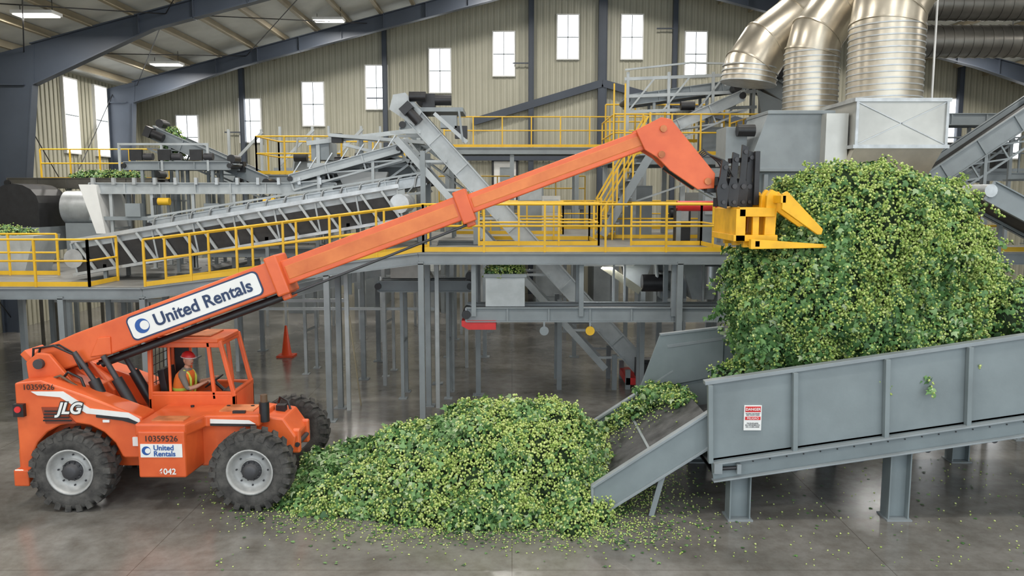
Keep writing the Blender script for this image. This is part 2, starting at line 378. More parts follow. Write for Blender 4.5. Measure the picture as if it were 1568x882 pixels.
b.rail([(4.6,17.1,DZ),(4.6,19.4,DZ)],sp=1.2); b.rail([(2.9,19.4,DZ),(4.6,19.4,DZ)],sp=1.); b.rail([(2.9,22.5,DZ),(2.9,26,DZ)],sp=1.)
b.build('guard_rails',mz)
for x,y in ((-5,21.5),(-5,25.5),(0,22.8),(0,26.5),(5,20.5),(5,25),(9.5,20.5),(9.5,25),(-10.5,20.),(2.2,18.2)):  # added fill lamps: invented tubes that brighten the dark space under the decks
    z=(LZ if x<-7.9 else DZ)-.38
    b=B(); b.box(x-.6,x+.6,y-.06,y+.06,z,z+.06,WHITE); b.box(x-.58,x+.58,y-.04,y+.04,z-.02,z,WHITE)
    for dx in (-.5,.5): b.cyl((x+dx,y,z+.06),(x+dx,y,z+.3),.01,BLACK,n=6)
    o=b.build('added_fill_tube'); lamp(o,(x,y,z-.04),1.1,.1,30,(1,.98,.94))

# ---------------------------------------------------------------- machinery
b=B(); conveyor('',(-10.2,19.1,3.45),(-2.6,19.1,4.72),1.1,.7,LGREY,BELT,bb=b,motor=False,legs=None)
d=Vector((7.6,0,1.27)).normalized()
b.beam((-10.2,18.52,3.35),(-2.6,18.52,4.62),.02,.62,BELT)
for i in range(16):
    c=Vector((-10.1,18.44,3.82))+d*(i*.48); b.beam(c,c+Vector((.42,0,-.62)),.05,.07,LGREY,(0,1,0))
b.beam((-10.2,18.45,3.86),(-2.6,18.45,5.13),.09,.09,GALV); b.beam((-10.2,18.45,3.08),(-2.6,18.45,4.35),.09,.07,GALV)
for x in (-9.5,-5.7,-3.8):
    for y in (18.55,19.65): b.box(x-.04,x+.04,y-.04,y+.04,LZ if x<-7.94 else 2.6,3.2+(x+10.2)*.167,GREY)
b.build('trough_belt_conveyor')
b=B(); conveyor('',(-9.3,21.0,4.15),(-2.2,21.0,5.3),1.0,.24,GALV,BELT,bb=b,motor=True)
for i in range(15):
    c=Vector((-9.2+i*.48,20.42,4.28+i*.0775)); b.tube([c+Vector((0,0,-.25)),c+Vector((.03,0,-.05)),c+Vector((.08,0,.06)),c+Vector((.17,0,.09))],.025,GALV,n=6)
b.beam((-9.3,20.42,3.85),(-2.2,20.42,5.0),.06,.06,LGREY); b.beam((-9.3,20.42,4.36),(-2.2,20.42,5.5),.05,.05,LGREY)
for i in range(14):
    c=Vector((-9.2+i*.5,20.42,3.87+i*.081)); b.beam(c,c+Vector((.25,0,.3)),.03,.04,LGREY,(0,1,0))
for x in (-8.6,-6.8,-5,-3.2):
    for y in (20.5,21.5): b.box(x-.04,x+.04,y-.04,y+.04,LZ if x<-7.94 else 3.6,4.1+(x+9.3)*.16,GREY)
b.build('idler_belt_conveyor')
b=B(); YE=20.5; conveyor('',(3.3,YE,.55),(-2.55,YE,7.0),1.15,.42,LGREY,BELT,bb=b,motor=True,cleats=True)
P=Vector((3.3,YE,.55));Q=Vector((-2.55,YE,7.0));dd=(Q-P).normalized(); off=Vector((-.52,0,-.47))
for k in (-1,1):
    o=off+Vector((0,k*.6,0)); b.beam(P+o+dd*.6,Q+o-dd*.3,.07,.16,LGREY,(1,0,1))
    for i in range(9):
        a=P+dd*(i*.95+.5)+Vector((-.1,k*.6,-.1)); c=P+dd*(i*.95+1.)+o; b.beam(a,c,.04,.06,LGREY,(1,0,1))
for x,zz in ((2.6,.9),(1.2,2.3),(-.9,4.6),(-2.2,6.0)):
    for y in (YE-.63,YE+.63): b.box(x-.06,x+.06,y-.06,y+.06,0 if x>0 else (DZ if x>-1 else 3.6),zz,GREY)
b.cyl((3.3,YE-.75,.6),(3.3,YE-1.15,.6),.16,BLACK); b.box(3.1,3.5,YE-1.05,YE-.7,.4,.85,BLACK); b.box(2.9,3.6,YE-.65,YE+.65,.12,.3,RED)
for x in (2.95,3.6): b.box(x-.06,x+.06,YE-.65,YE-.55,0,.5,GREY); b.box(x-.06,x+.06,YE+.55,YE+.65,0,.5,GREY)
b.box(-2.9,-1.2,YE-.65,YE+.65,6.95,7.05,GREY); b.box(-2.2,-1.9,YE-.5,YE-.2,7.05,7.4,BLACK); b.cyl((-1.9,YE-.4,7.25),(-1.5,YE-.4,7.25),.13,BLACK)
b.cyl((-2.5,YE-.7,7.3),(-2.1,YE-.7,7.3),.12,BLACK)
b.prism([(-3.0,7.0),(-2.9,7.35),(-2.6,7.4),(-2.2,6.95),(-2.4,6.6)],YE-.68,YE-.64,LGREY)
b.beam((-1.9,YE-.7,6.9),(-1.1,YE-.7,6.2),.05,.09,LGREY); b.beam((-1.3,YE-.7,7.0),(-1.2,YE-.7,6.2),.05,.07,GREY)
b.box(-1.75,-1.35,YE-.72,YE-.4,6.55,6.85,GREY); b.box(-1.4,-1.1,YE-.72,YE-.5,6.3,6.6,BLACK)
b.build('cleated_elevator_conveyor')
b=B(); conveyor('',(-1.1,23.3,5.4),(-3.1,23.3,6.9),.7,.3,GREY,BELT,bb=b,motor=False,legs=3.6,nleg=2,truss=True); b.build('return_conveyor')
b=B(); conveyor('',(-11.3,22,5.1),(-4.7,22,5.1),1.0,.28,LGREY,BELT,bb=b,legs=LZ,nleg=6,motor=False)
b.prism([(-11.5,5.2),(-11.05,5.2),(-10.85,3.9),(-11.1,3.9)],21.3,22.6,WHITE)
b.beam((-11.3,21.4,4.3),(-4.7,21.4,4.3),.05,.1,GREY)
for x in (-9.4,-6.6): b.cyl((x,21.3,4.75),(x+.3,21.3,4.75),.1,YEL); b.box(x-.15,x+.1,21.3,21.5,4.65,4.85,BLACK)
for i in range(12): b.box(-11.2+i*.55,-11.12+i*.55,21.35,21.45,5.2,5.38,GALV)
for x in (-10.3,-8.2): b.box(x,x+.4,21.3,21.5,4.35,4.7,GREY); b.box(x+.6,x+.9,21.35,21.5,3.6,4.2,BLACK)
b.build('picking_table_conveyor')
conveyor('inclined_feed_conveyor',(-7.3,24.3,5.3),(-10.6,24.3,6.75),.8,.35,GREY,BELT,legs=3.0,nleg=3,truss=True)
# second tier: slatted conveyors and drives behind the picking table
b=B(); conveyor('',(-11.0,23.2,5.75),(-8.0,23.2,5.75),.7,.22,GREY,BELT,bb=b,legs=LZ,nleg=3,motor=True)
for x in (-10.8,-10.0,-9.1): b.box(x,x+.35,22.75,22.85,5.9,6.2,BLACK); b.cyl((x+.4,22.8,6.0),(x+.65,22.8,6.0),.1,HUB)
b.beam((-11.1,22.8,6.35),(-8.6,22.8,6.35),.05,.06,LGREY)
for x in (-11.1,-9.9,-8.6): b.box(x-.03,x+.03,22.77,22.83,5.6,6.38,LGREY)
b.build('slatted_transfer_conveyor')
b=B(); conveyor('',(-5.9,21.7,5.35),(-3.0,21.7,6.15),.6,.22,LGREY,BELT,bb=b,legs=3.6,nleg=2,truss=True,motor=False)
for i in range(7): b.beam((-5.8+i*.42,21.36,5.5+i*.115),(-5.6+i*.42,21.36,5.8+i*.115),.03,.05,GALV,(0,1,0))
b.build('slatted_incline_conveyor')
b=B(); slab(b,-15.5,-11.6,26.5,28,5.4,DECK); b.rail([(-15.5,26.5,5.4),(-11.6,26.5,5.4),(-11.6,28,5.4)],sp=1.); 
for x in (-15.4,-13.5,-11.7):
    for y in (26.6,27.9): b.box(x-.06,x+.06,y-.06,y+.06,0,5.2,GREY)
b.build('access_platform')
b=B(); conveyor('',(-15.8,25.6,5.3),(-11.2,25.6,5.3),.8,.3,DUCTD,BELT,bb=b,legs=0,nleg=3); b.build('transfer_belt_conveyor')
b=B(); slab(b,-7.8,-3.6,24.6,27,5.55,DECK); b.rail([(-7.8,24.6,5.55),(-5.2,24.6,5.55)],sp=.9,h=1.15); b.rail([(-7.8,24.6,5.55),(-7.8,27,5.55),(-3.6,27,5.55)],sp=1.2,h=1.15)
for x in (-7.7,-5.6,-3.7):
    for y in (24.7,26.9): b.box(x-.06,x+.06,y-.06,y+.06,3.6,5.4,GREY)
for x in (-6.9,-5.9,-5.0):
    b.box(x,x+.6,25.4,26.1,5.6,6.0,GREY); b.cyl((x+.1,25.2,6.1),(x+.5,25.2,6.1),.14,BLACK); b.beam((x,25.3,5.6),(x+.2,25.3,6.7),.05,.08,LGREY); b.beam((x+.2,25.3,6.7),(x+.7,25.3,6.6),.05,.08,LGREY)
    b.box(x+.1,x+.35,25.1,25.4,5.1,5.5,BLACK)
b.build('access_platform')
b=B()
b.prism([(-5.6,5.45),(-5.2,5.85),(-2.7,6.0),(-2.4,5.5),(-2.9,5.0),(-5.3,5.0)],22.6,23.8,GREY)
b.box(-5.5,-4.0,22.4,24.0,5.55,5.62,LGREY); b.box(-5.6,-5.1,22.5,23.5,5.9,6.4,GREY)
b.beam((-5.0,22.35,6.55),(-2.4,22.35,6.35),.7,.09,LGREY); b.beam((-4.6,22.4,6.3),(-2.8,22.4,5.85),.8,.08,LGREY)
b.prism([(-4.8,5.55),(-3.4,5.55),(-3.55,4.95),(-4.5,4.95)],21.95,22.3,WHITE)
for x in (-5.4,-4.2,-2.6):
    for y in (22.5,23.9): b.box(x-.05,x+.05,y-.05,y+.05,3.6,6.5,LGREY)
b.beam((-5.7,22.45,6.35),(-2.3,22.45,6.75),.06,.12,LGREY); b.beam((-5.7,22.45,5.75),(-2.3,22.45,5.75),.06,.12,LGREY); b.beam((-5.6,22.4,5.4),(-2.6,22.4,6.3),.06,.1,LGREY)
b.cyl((-4.9,22.3,5.85),(-4.5,22.3,5.85),.13,BLACK); b.cyl((-3.6,22.3,6.0),(-3.2,22.3,6.0),.12,BLACK); b.cyl((-3.9,22.2,5.2),(-3.9,22.5,5.2),.2,YEL)
for x,z in ((-5.3,5.3),(-4.95,6.35),(-2.9,5.75),(-3.3,5.15)): b.box(x,x+.28,22.15,22.4,z,z+.25,BLACK)
for (x0,z0,x1,z1) in ((-3.3,6.4,-2.2,5.0),(-2.9,6.5,-1.9,5.2),(-3.6,5.2,-2.2,6.2),(-3.2,4.9,-2.3,5.6)): b.beam((x0,22.05,z0),(x1,22.05,z1),.06,.12,LGREY,(0,1,0))
for i in range(6): b.beam((-5.3+i*.45,22.35,5.0),(-5.0+i*.45,22.35,5.55),.04,.05,LGREY)
b.build('hop_sorting_machine')
b=B(); slab(b,-2.6,5.2,31,32.4,6.75,GREY); b.rail([(-2.6,31,6.75),(5.2,31,6.75)],h=1.15,sp=1.1)
for x in (-2.5,0,2.5,5.1):
    for y in (31.1,32.3): b.box(x-.08,x+.08,y-.08,y+.08,0,6.5,GREY)
b.rail([(-3,33,4.6),(3,33,4.6)],h=1.1,sp=1.3); slab(b,-3.,3.,33,39.5,4.6,DECK)
for x in (-2.9,2.9):
    for y in (33.2,38): b.box(x-.08,x+.08,y-.08,y+.08,0,4.4,GREY)
b.build('catwalk')
b=B(); slab(b,2.9,7.0,23,26,6.05,GREY); b.rail([(2.9,23,6.05),(7,23,6.05),(7,26,6.05)],h=1.15,sp=.8); b.rail([(2.9,26,6.05),(2.9,23,6.05)],h=1.15,sp=1.); b.rail([(3,26,6.6),(6.8,26,6.6)],h=1.2,sp=.9)
for x in (3.,3.5,4.9,6.9):
    for y in (23.1,25.9): b.box(x-.07,x+.07,y-.07,y+.07,3.7,5.9,LGREY)
for i in range(10):
    t=i/9; b.box(2.5+1.0*t,2.85+1.0*t,22.0,22.9,DZ+.2+t*2.1,DZ+.24+t*2.1,GREY)
for y in (22.,22.9):
    b.beam((2.5,y,DZ+.1),(3.8,y,6.05),.05,.22,GREY); b.beam((2.4,y,DZ+1.1),(3.7,y,7.05),.05,.05,YEL)
    b.beam((2.4,y,DZ+.65),(3.7,y,6.6),.04,.04,YEL)
    for t in (0,.33,.66,1): b.beam((2.45+1.3*t,y,DZ+.1+2.3*t),(2.45+1.3*t,y,DZ+1.15+2.3*t),.045,.045,YEL)
for x in (2.75,3.05): b.beam((x,21.9,DZ),(x,21.9,7.9),.04,.04,YEL)
b.beam((3.1,22.9,4.6),(6.9,22.9,5.9),.05,.08,LGREY,(0,1,0)); b.box(3.2,4.2,24,25,DZ,5.2,GREY); b.box(5.2,6.2,24,25,DZ,5.0,PLEN)
b.cyl((4.6,23.3,4.4),(5.1,23.3,4.4),.15,BLACK)
b.build('upper_platform_with_stair')
b=B()
conveyor('',(3.4,24.5,7.7),(8.1,24.5,8.35),.9,.3,GREY,BELT,bb=b,legs=6.05,nleg=3)
conveyor('',(9.3,23.9,6.9),(7.1,23.9,8.3),.9,.4,GREY,BELT,bb=b)
conveyor('',(3.9,23.6,6.55),(6.6,23.6,7.75),.6,.3,LGREY,BELT,bb=b,truss=True)
for z in (7.35,7.8,8.3): b.beam((3.3,23.9,z),(7.2,23.9,z+.15),.06,.09,LGREY)
for x in (3.4,4.6,5.9,7.1): b.box(x-.04,x+.04,23.86,23.94,6.1 if x<7 else 3.7,8.5,LGREY)
for i in range(4): b.beam((3.4+i*1.0,23.88,7.35),(4.2+i*1.0,23.88,8.35),.04,.05,LGREY)
for x0,z0,x1,z1 in ((3.3,8.55,5.2,8.75),(5.2,8.75,7.6,8.7),(6.2,8.1,7.6,8.9),(7.1,8.9,8.4,8.75)): b.beam((x0,23.8,z0),(x1,23.8,z1),.05,.07,LGREY,(0,1,0))
b.cyl((8.0,23.3,8.4),(8.5,23.3,8.45),.15,BLACK); b.box(7.5,7.9,23.4,24,8.3,8.7,BLACK); b.cyl((4.9,23.6,7.5),(5.3,23.6,7.5),.13,BLACK)
b.box(5.6,6.2,23.7,24.1,6.2,6.9,GREY); b.box(4.3,4.8,23.5,24.0,6.1,6.5,BLACK); b.prism([(7.0,7.9),(7.7,7.6),(8.3,6.6),(8.0,6.2),(7.2,6.9)],23.2,23.3,GREY)
b.build('head_conveyor_assembly')
b=B()
for x,y,wd,hh,m in ((-.9,27,.5,1.5,GREY),(1.0,26.5,.6,1.2,PLEN),(.2,28,.9,1.9,GREY),(5.0,21.,.5,1.3,GREY),(4.3,20.8,.35,1.0,BLACK),(6.3,19.8,.6,1.1,GREY),(3.6,27.5,.9,1.8,LGREY)):
    b.box(x,x+wd,y,y+.5,DZ,DZ+hh,m); b.box(x+.06,x+wd-.06,y-.02,y,DZ+hh*.55,DZ+hh*.9,LGREY)
b.prism([(5.3,5.2),(6.1,5.2),(5.9,4.3),(5.5,4.3)],20.0,20.6,LGREY); b.box(5.4,5.5,20.,20.1,DZ,4.4,GREY); b.box(5.9,6.0,20.,20.1,DZ,4.4,GREY)
b.cyl((4.1,19.9,4.65),(5.1,19.9,4.65),.13,RED); b.box(4.1,4.2,19.85,19.95,DZ,4.6,GREY); b.box(5.0,5.1,19.85,19.95,DZ,4.6,GREY)
b.build('control_cabinets')
b=B(); b.prism([(5.9,6.85),(7.35,6.85),(7.15,5.45),(5.55,5.45),(5.5,5.7)],18.6,20.2,GREY); b.prism([(5.55,5.45),(7.15,5.45),(6.9,4.7),(5.9,4.7)],18.8,20.,TROUGH)
for z in (5.5,6.8): b.box(5.5 if z<6 else 5.85,7.2 if z<6 else 7.4,18.55,20.25,z-.04,z+.04,GREY)
b.box(5.0,5.5,18.9,19.8,5.6,6.5,GREY); b.cyl((5.2,18.7,6.4),(5.6,18.7,6.4),.14,BLACK)
for x in (5.9,7.0):
    for y in (18.7,20.1): b.box(x-.05,x+.05,y-.05,y+.05,DZ,5.4,GREY)
b.build('discharge_hopper',None,.01)
dc=empty('ventilation_duct')
b=B()
b.box(7.65,9.65,18,20,6.0,7.02,PLEN)
vs=[(7.65,18,6.0),(9.65,18,6.0),(9.65,20,6.0),(7.65,20,6.0),(7.5,18.2,5.35),(9.4,18.2,5.35),(9.4,19.8,5.35),(7.5,19.8,5.35)]
b.add(vs,[(0,1,5,4),(1,2,6,5),(2,3,7,6),(3,0,4,7),(4,5,6,7)],DUCT)
b.box(7.58,9.72,17.94,20.06,6.97,7.05,GALV); b.box(7.58,9.72,17.94,20.06,5.95,6.03,GALV)
for x in (7.65,9.65): b.box(x-.03,x+.03,17.95,18.0,6,7,GALV)
b.beam((7.65,17.98,6.03),(9.65,17.98,6.97),.01,.02,GALV); b.beam((7.65,17.98,6.97),(9.65,17.98,6.03),.01,.02,GALV)
b.box(7.1,7.6,18.3,20,5.5,6.75,PLEN)
for x in (7.8,9.4):
    for y in (18.3,19.7): b.box(x-.05,x+.05,y-.05,y+.05,DZ,5.4,GREY)
b.build('plenum_box',dc)
def duct(name,pts,r,ribs=True,m=DUCT,rs=None):
    b=B(); b.tube(pts,r,m,n=32,rs=rs,smooth=True)
    P_=[Vector(p) for p in pts]
    if ribs:
        a,c=P_[0],P_[1]; L=(c-a).length; n=int(L/.13)
        for i in range(n+1):
            p=a.lerp(c,i/max(1,n)); d=(c-a).normalized(); b.cyl(p-d*.015,p+d*.015,r+.018,GALV,n=32)
    for p,q in zip(P_[1:-1],P_[2:]):
        d=(q-p).normalized(); b.cyl(p-d*.02,p+d*.02,r+.025,DUCT,n=32)
    return b.build(name,dc)
duct('riser_duct',[(8.68,19,7.0),(8.68,19,8.75),(8.75,19.05,9.2),(9.0,19.1,9.7),(9.5,19.2,10.2),(10.3,19.3,10.7)],.82)
duct('riser_duct',[(7.55,20.6,6.7),(7.55,20.6,8.45),(7.65,20.6,8.9),(8.1,20.7,9.5),(8.9,20.9,10.1),(10.,21,10.9)],.66)
duct('cross_duct',[(6.35,21.9,7.9),(6.4,21.9,8.3),(6.8,22,8.9),(7.6,22.1,9.5),(8.6,22.3,10.1),(10,22.5,10.9)],.72)
for z,y in ((9.5,24.6),(10.5,24.2)): 
    b=B(); b.cyl((11,y,z),(21,y,z),.47,DUCTD,n=28)
    for i in range(34): b.cyl((11+.29*i,y,z),(11.05+.29*i,y,z),.49,DUCTD,n=28)
    for x in (12,15,18,20.5): b.cyl((x,y,z+.4),(x,y,roofz(x)-.03),.015,BLACK,n=6)
    b.build('spiral_duct')
b=B(); b.cyl((11.1,21.5,3.7),(11.1,21.5,roofz(11.1)-.05),.03,WHITE,n=8); b.build('conduit_pipe')
conveyor('inclined_feed_conveyor',(9.9,20.5,4.9),(13.4,20.5,7.3),.9,.45,GREY,BELT,legs=DZ,nleg=3,truss=True)
conveyor('overhead_cross_conveyor',(10.2,22.8,7.0),(16,22.8,7.0),.8,.3,GREY,BELT,legs=0,nleg=3)
b=B(); conveyor('',(9.3,16.2,5.0),(13.4,16.2,2.9),1.1,.4,GREY,BELT,bb=b,legs=0,nleg=2,motor=False); b.build('return_conveyor')
b=B(); slab(b,11.5,16,24,27,5.6,GREY); b.rail([(11.5,24,5.6),(16,24,5.6)],m=GREY,sp=.9)
for x in (11.6,13.5,15.9):
    for y in (24.1,26.9): b.box(x-.06,x+.06,y-.06,y+.06,0,5.4,GREY)
for i in range(4): b.box(12+i*.9,12.5+i*.9,24.5,25.2,5.6,6.5,BLACK)
b.build('equipment_gantry')
b=B(); conveyor('',(-1.0,17.6,2.33),(5.3,17.6,2.33),.8,.3,GREY,BELT,bb=b,motor=False)
b.prism([(-1.1,2.2),(-.35,2.2),(-.35,2.0),(-.95,2.0),(-1.1,2.08)],17.15,18.05,RED)
for x in (-.83,1.5,3.5,5.2):
    for y in (17.15,18.05): b.box(x-.05,x+.05,y-.05,y+.05,2.3,3.5,GREY)
for x in (.4,1.4): b.cyl((x+.3,17.1,1.98),(x+.3,17.14,1.98),.1,YEL if x>1 else GREY); b.beam((x+.3,17.15,2.2),(x+.3,17.15,1.95),.04,.04,GREY)
b.build('underdeck_conveyor')
b=B(); b.prism([(-.58,3.2),(.28,3.2),(.28,2.5),(-.58,2.5)],17.2,18.0,LGREY); b.box(-.62,.32,17.16,17.2,3.14,3.22,GREY); b.build('green_hops_bin',None,.01)
b=B()
conveyor('',(-3.2,19.3,2.75),(-1.0,19.3,2.75),.7,.25,GREY,BELT,bb=b,legs=0,nleg=2); conveyor('',(-6.8,22.2,2.1),(-2.3,21.6,3.2),.8,.3,LGREY,BELT,bb=b,legs=0,nleg=2)
b.prism([(-2.9,3.3),(-2.1,3.3),(-1.9,2.95),(-2.9,2.95)],18.9,19.3,DUCTD)
b.build('underdeck_feed_conveyor')
b=B()
b.prism([(2.6,3.35),(3.3,3.35),(3.1,2.75),(2.75,2.75)],18.7,19.2,GREY); b.prism([(3.9,3.4),(4.9,3.4),(4.7,2.5),(4.2,2.5)],18.4,19.2,LGREY)
b.beam((2.1,18.3,3.3),(2.95,18.3,2.72),.25,.16,WALLR); b.cyl((3.0,18.3,2.9),(3.5,18.3,2.9),.2,BLACK); b.cyl((4.6,18.3,2.8),(4.6,18.3,3.3),.22,GALV)
for x in (3.1,4.,4.8):
    for y in (18.7,19.2): b.box(x-.05,x+.05,y-.05,y+.05,0,2.8,GREY)
b.box(3.5,4.1,18.6,19.2,2.5,3.1,GREY); b.tube([(3.3,18.2,3.4),(3.35,18.2,2.9),(3.7,18.2,2.7),(3.75,18.2,3.3)],.04,LGREY,n=8)
for x in (2.3,2.55,4.35): b.box(x,x+.05,18.1,18.15,2.5,3.5,LGREY)
b.prism([(4.9,3.3),(5.6,3.4),(5.5,2.6),(5.0,2.6)],17.5,18.3,LGREY)
b.build('chaff_separator')
b=B()
pts=[]
for i in range(9):
    a=math.pi*i/8; pts.append((-14.3-.7*math.cos(a),4.7+.55*math.sin(a)))
b.prism([(-15.0,4.0)]+pts+[(-13.6,4.0)],23,24.5,BLACK); b.box(-15.1,-13.5,22.8,24.7,3.3,4.0,GREY)
b.prism([(-14.6,2.95),(-12.3,2.95),(-12.,3.9),(-14.9,3.9)],20,21.2,LGREY)
b.cyl((-13.3,24,4.55),(-11.8,24,4.55),.5,GALV,n=24); b.box(-13.2,-11.9,23.6,24.4,2.95,4.1,GREY)
b.build('dryer_feed_hood')
b=B(); b.prism([(-12.2,2.4),(-11.6,2.9),(-11.0,2.9),(-10.9,2.4),(-11.4,2.0)],15.9,16.6,BLACK)
b.box(-11.6,-11.45,16.2,16.3,0,2.1,GREY); b.box(-11.9,-11.2,16.0,16.6,2.9,2.98,RED); b.build('drive_unit')
b=B()
for i in range(9):
    x=-12+i*2.6; b.box(x,x+1.1,33+random.random()*3,37.6,0,1.6+random.random()*1.4,random.choice([GREY,LGREY,GREY]))
b.build('kiln_cabinets')
b=B()
for x in (-10.5,-8.6,-6.8,-4.9,6.5,9,10.5):
    z=5.0+random.random()*.8
    b.box(x,x+.08,29.8,29.9,3.2,z+2,LGREY); b.box(x+1.2,x+1.28,29.8,29.9,3.2,z+2,LGREY); b.box(x-.2,x+1.5,29.7,30.6,z,z+.5,GREY); b.beam((x,29.8,z+.6),(x+1.3,29.8,z+1.9),.06,.1,LGREY)
    b.cyl((x+.4,29.6,z+.2),(x+.8,29.6,z+.2),.15,BLACK)
    for dx in (0,1.2): b.box(x+dx,x+dx+.08,29.8,29.9,0,3.3,LGREY)
b.build('background_machinery')

# ---------------------------------------------------------------- infeed trough (right)
tr=empty('infeed_trough_conveyor')
sl=.15
def tz(x,z0): return z0+(x-2.9)*sl
b=B()
for y0,y1 in ((11.6,11.64),(14.5,14.54)):
    b.prism([(2.9,2.13),(9.6,tz(9.6,2.13)),(9.6,tz(9.6,.72)),(3.02,.72)],y0,y1,TROUGH)
    yo=-1 if y0<13 else 1
    b.beam((2.86,(y0+y1)/2,2.14),(9.6,(y0+y1)/2,tz(9.6,2.14)),.14,.06,GREY)
    yy=(y0-.06) if yo<0 else y1+.06
    b.beam((3.0,yy,.80),(9.6,yy,tz(9.6,.80)),.03,.26,TROUGH); b.beam((3.0,yy-.04*-yo,.93),(9.6,yy-.04*-yo,tz(9.6,.93)),.12,.025,GREY); b.beam((3.0,yy-.04*-yo,.67),(9.6,yy-.04*-yo,tz(9.6,.67)),.14,.025,GREY)
    for x in (2.97,4.22,5.57,6.78,7.95,9.1):
        b.beam((x,yy,tz(x,.92)),(x-.04,yy,tz(x,2.11)),.09,.07,TROUGH,(1,0,0))
    for i in range(26):
        x=3.1+i*.25; b.cyl((x,yy-.02,tz(x,.86)),(x,yy-.026,tz(x,.86)),.012,BLACK,n=6)
b.beam((2.93,13,.95),(9.6,13,tz(9.6,.95)),2.8,.04,WOODBELT)
b.build('trough_walls',tr,.006)
b=B(); b.beam((3.1,13,.64),(9.6,13,tz(9.6,.60)),2.7,.03,BELT)
for i in range(7): x=3.3+i; b.cyl((x,11.7,tz(x,.58)),(x,14.4,tz(x,.58)),.06,HUB)
b.build('return_belt',tr)
b=B()
for x in (3.46,5.87,8.3):
    for y in (11.75,14.4):
        zt=tz(x,.67)
        b.box(x-.15,x+.15,y-.01,y+.01,0,zt,TROUGH)
        b.box(x-.16,x-.14,y-.13,y+.13,0,zt,TROUGH) ; b.box(x+.14,x+.16,y-.13,y+.13,0,zt,TROUGH)
        b.box(x-.19,x+.19,y-.18,y+.18,0,.02,GREY)
    b.beam((x,11.75,.9+(x-3)*.12),(x,14.4,.9+(x-3)*.12),.1,.15,TROUGH)
b.build('legs',tr)
b=B()
for y0 in (11.68,14.5):
    b.prism([(1.22,.03),(1.34,.03),(3.05,1.16),(3.05,1.68),(2.95,1.66),(1.22,.5)],y0,y0+.035,TROUGH)
    b.beam((1.22,y0+.017,.51),(2.98,y0+.017,1.68),.12,.04,GREY); b.beam((1.3,y0+.017,.03),(3.05,y0+.017,1.17),.1,.04,GREY)
    b.beam((1.22,y0+.017,.0),(1.22,y0+.017,.52),.1,.04,GREY,(1,0,0))
b.beam((1.3,13.1,.26),(3.1,13.1,1.43),2.76,.04,WOODBELT)
for y in (12.2,12.75,13.3,13.85): b.beam((1.35,y,.305),(3.05,y,1.41),.02,.012,HUB)
b.beam((2.2,11.8,.87),(2.2,14.4,.87),.05,.02,GREY)
b.cyl((1.3,11.75,.2),(1.3,14.45,.2),.1,HUB)
b.prism([(2.35,1.3),(2.72,2.35),(3.9,2.50),(3.9,1.6)],14.46,14.5,TROUGH); b.beam((2.72,14.48,2.36),(3.9,14.48,2.5),.1,.04,GREY)
b.beam((2.3,11.75,.65),(2.15,11.8,.0),.08,.08,GREY)
b.build('lower_chute',tr,.006)
b=B(); b.cyl((3.08,11.48,.86),(3.4,11.48,.88),.03,BLACK); b.box(3.0,3.12,11.42,11.55,.80,.95,GREY); b.box(3.34,3.4,11.42,11.55,.8,.94,GREY); b.build('belt_tensioner',tr)
b=B(); b.box(3.46,3.72,11.575,11.598,1.42,1.80,WHITE); b.box(3.475,3.705,11.57,11.576,1.70,1.785,RED); b.box(3.475,3.705,11.57,11.576,1.58,1.63,RED); b.build('warning_sign',tr)
text('DANGER',(3.59,11.567,1.742),.055,WHITE,tr,offset=.001); text('PELIGRO',(3.59,11.567,1.604),.045,WHITE,tr)
text('MOVING MACHINERY\nKEEP HANDS CLEAR',(3.59,11.572,1.665),.022,BLACK,tr); text('MAQUINARIA\nEN MOVIMIENTO\nNO ACERCARSE',(3.59,11.572,1.50),.028,BLACK,tr)

b=B(); cx,cy=-6.93,24.1
b.lathe_z([(.19,.04),(.15,.06),(.035,.95),(0,.95)],(cx,cy,0),CONE); b.box(cx-.25,cx+.25,cy-.25,cy+.25,0,.05,CONE); b.build('traffic_cone')

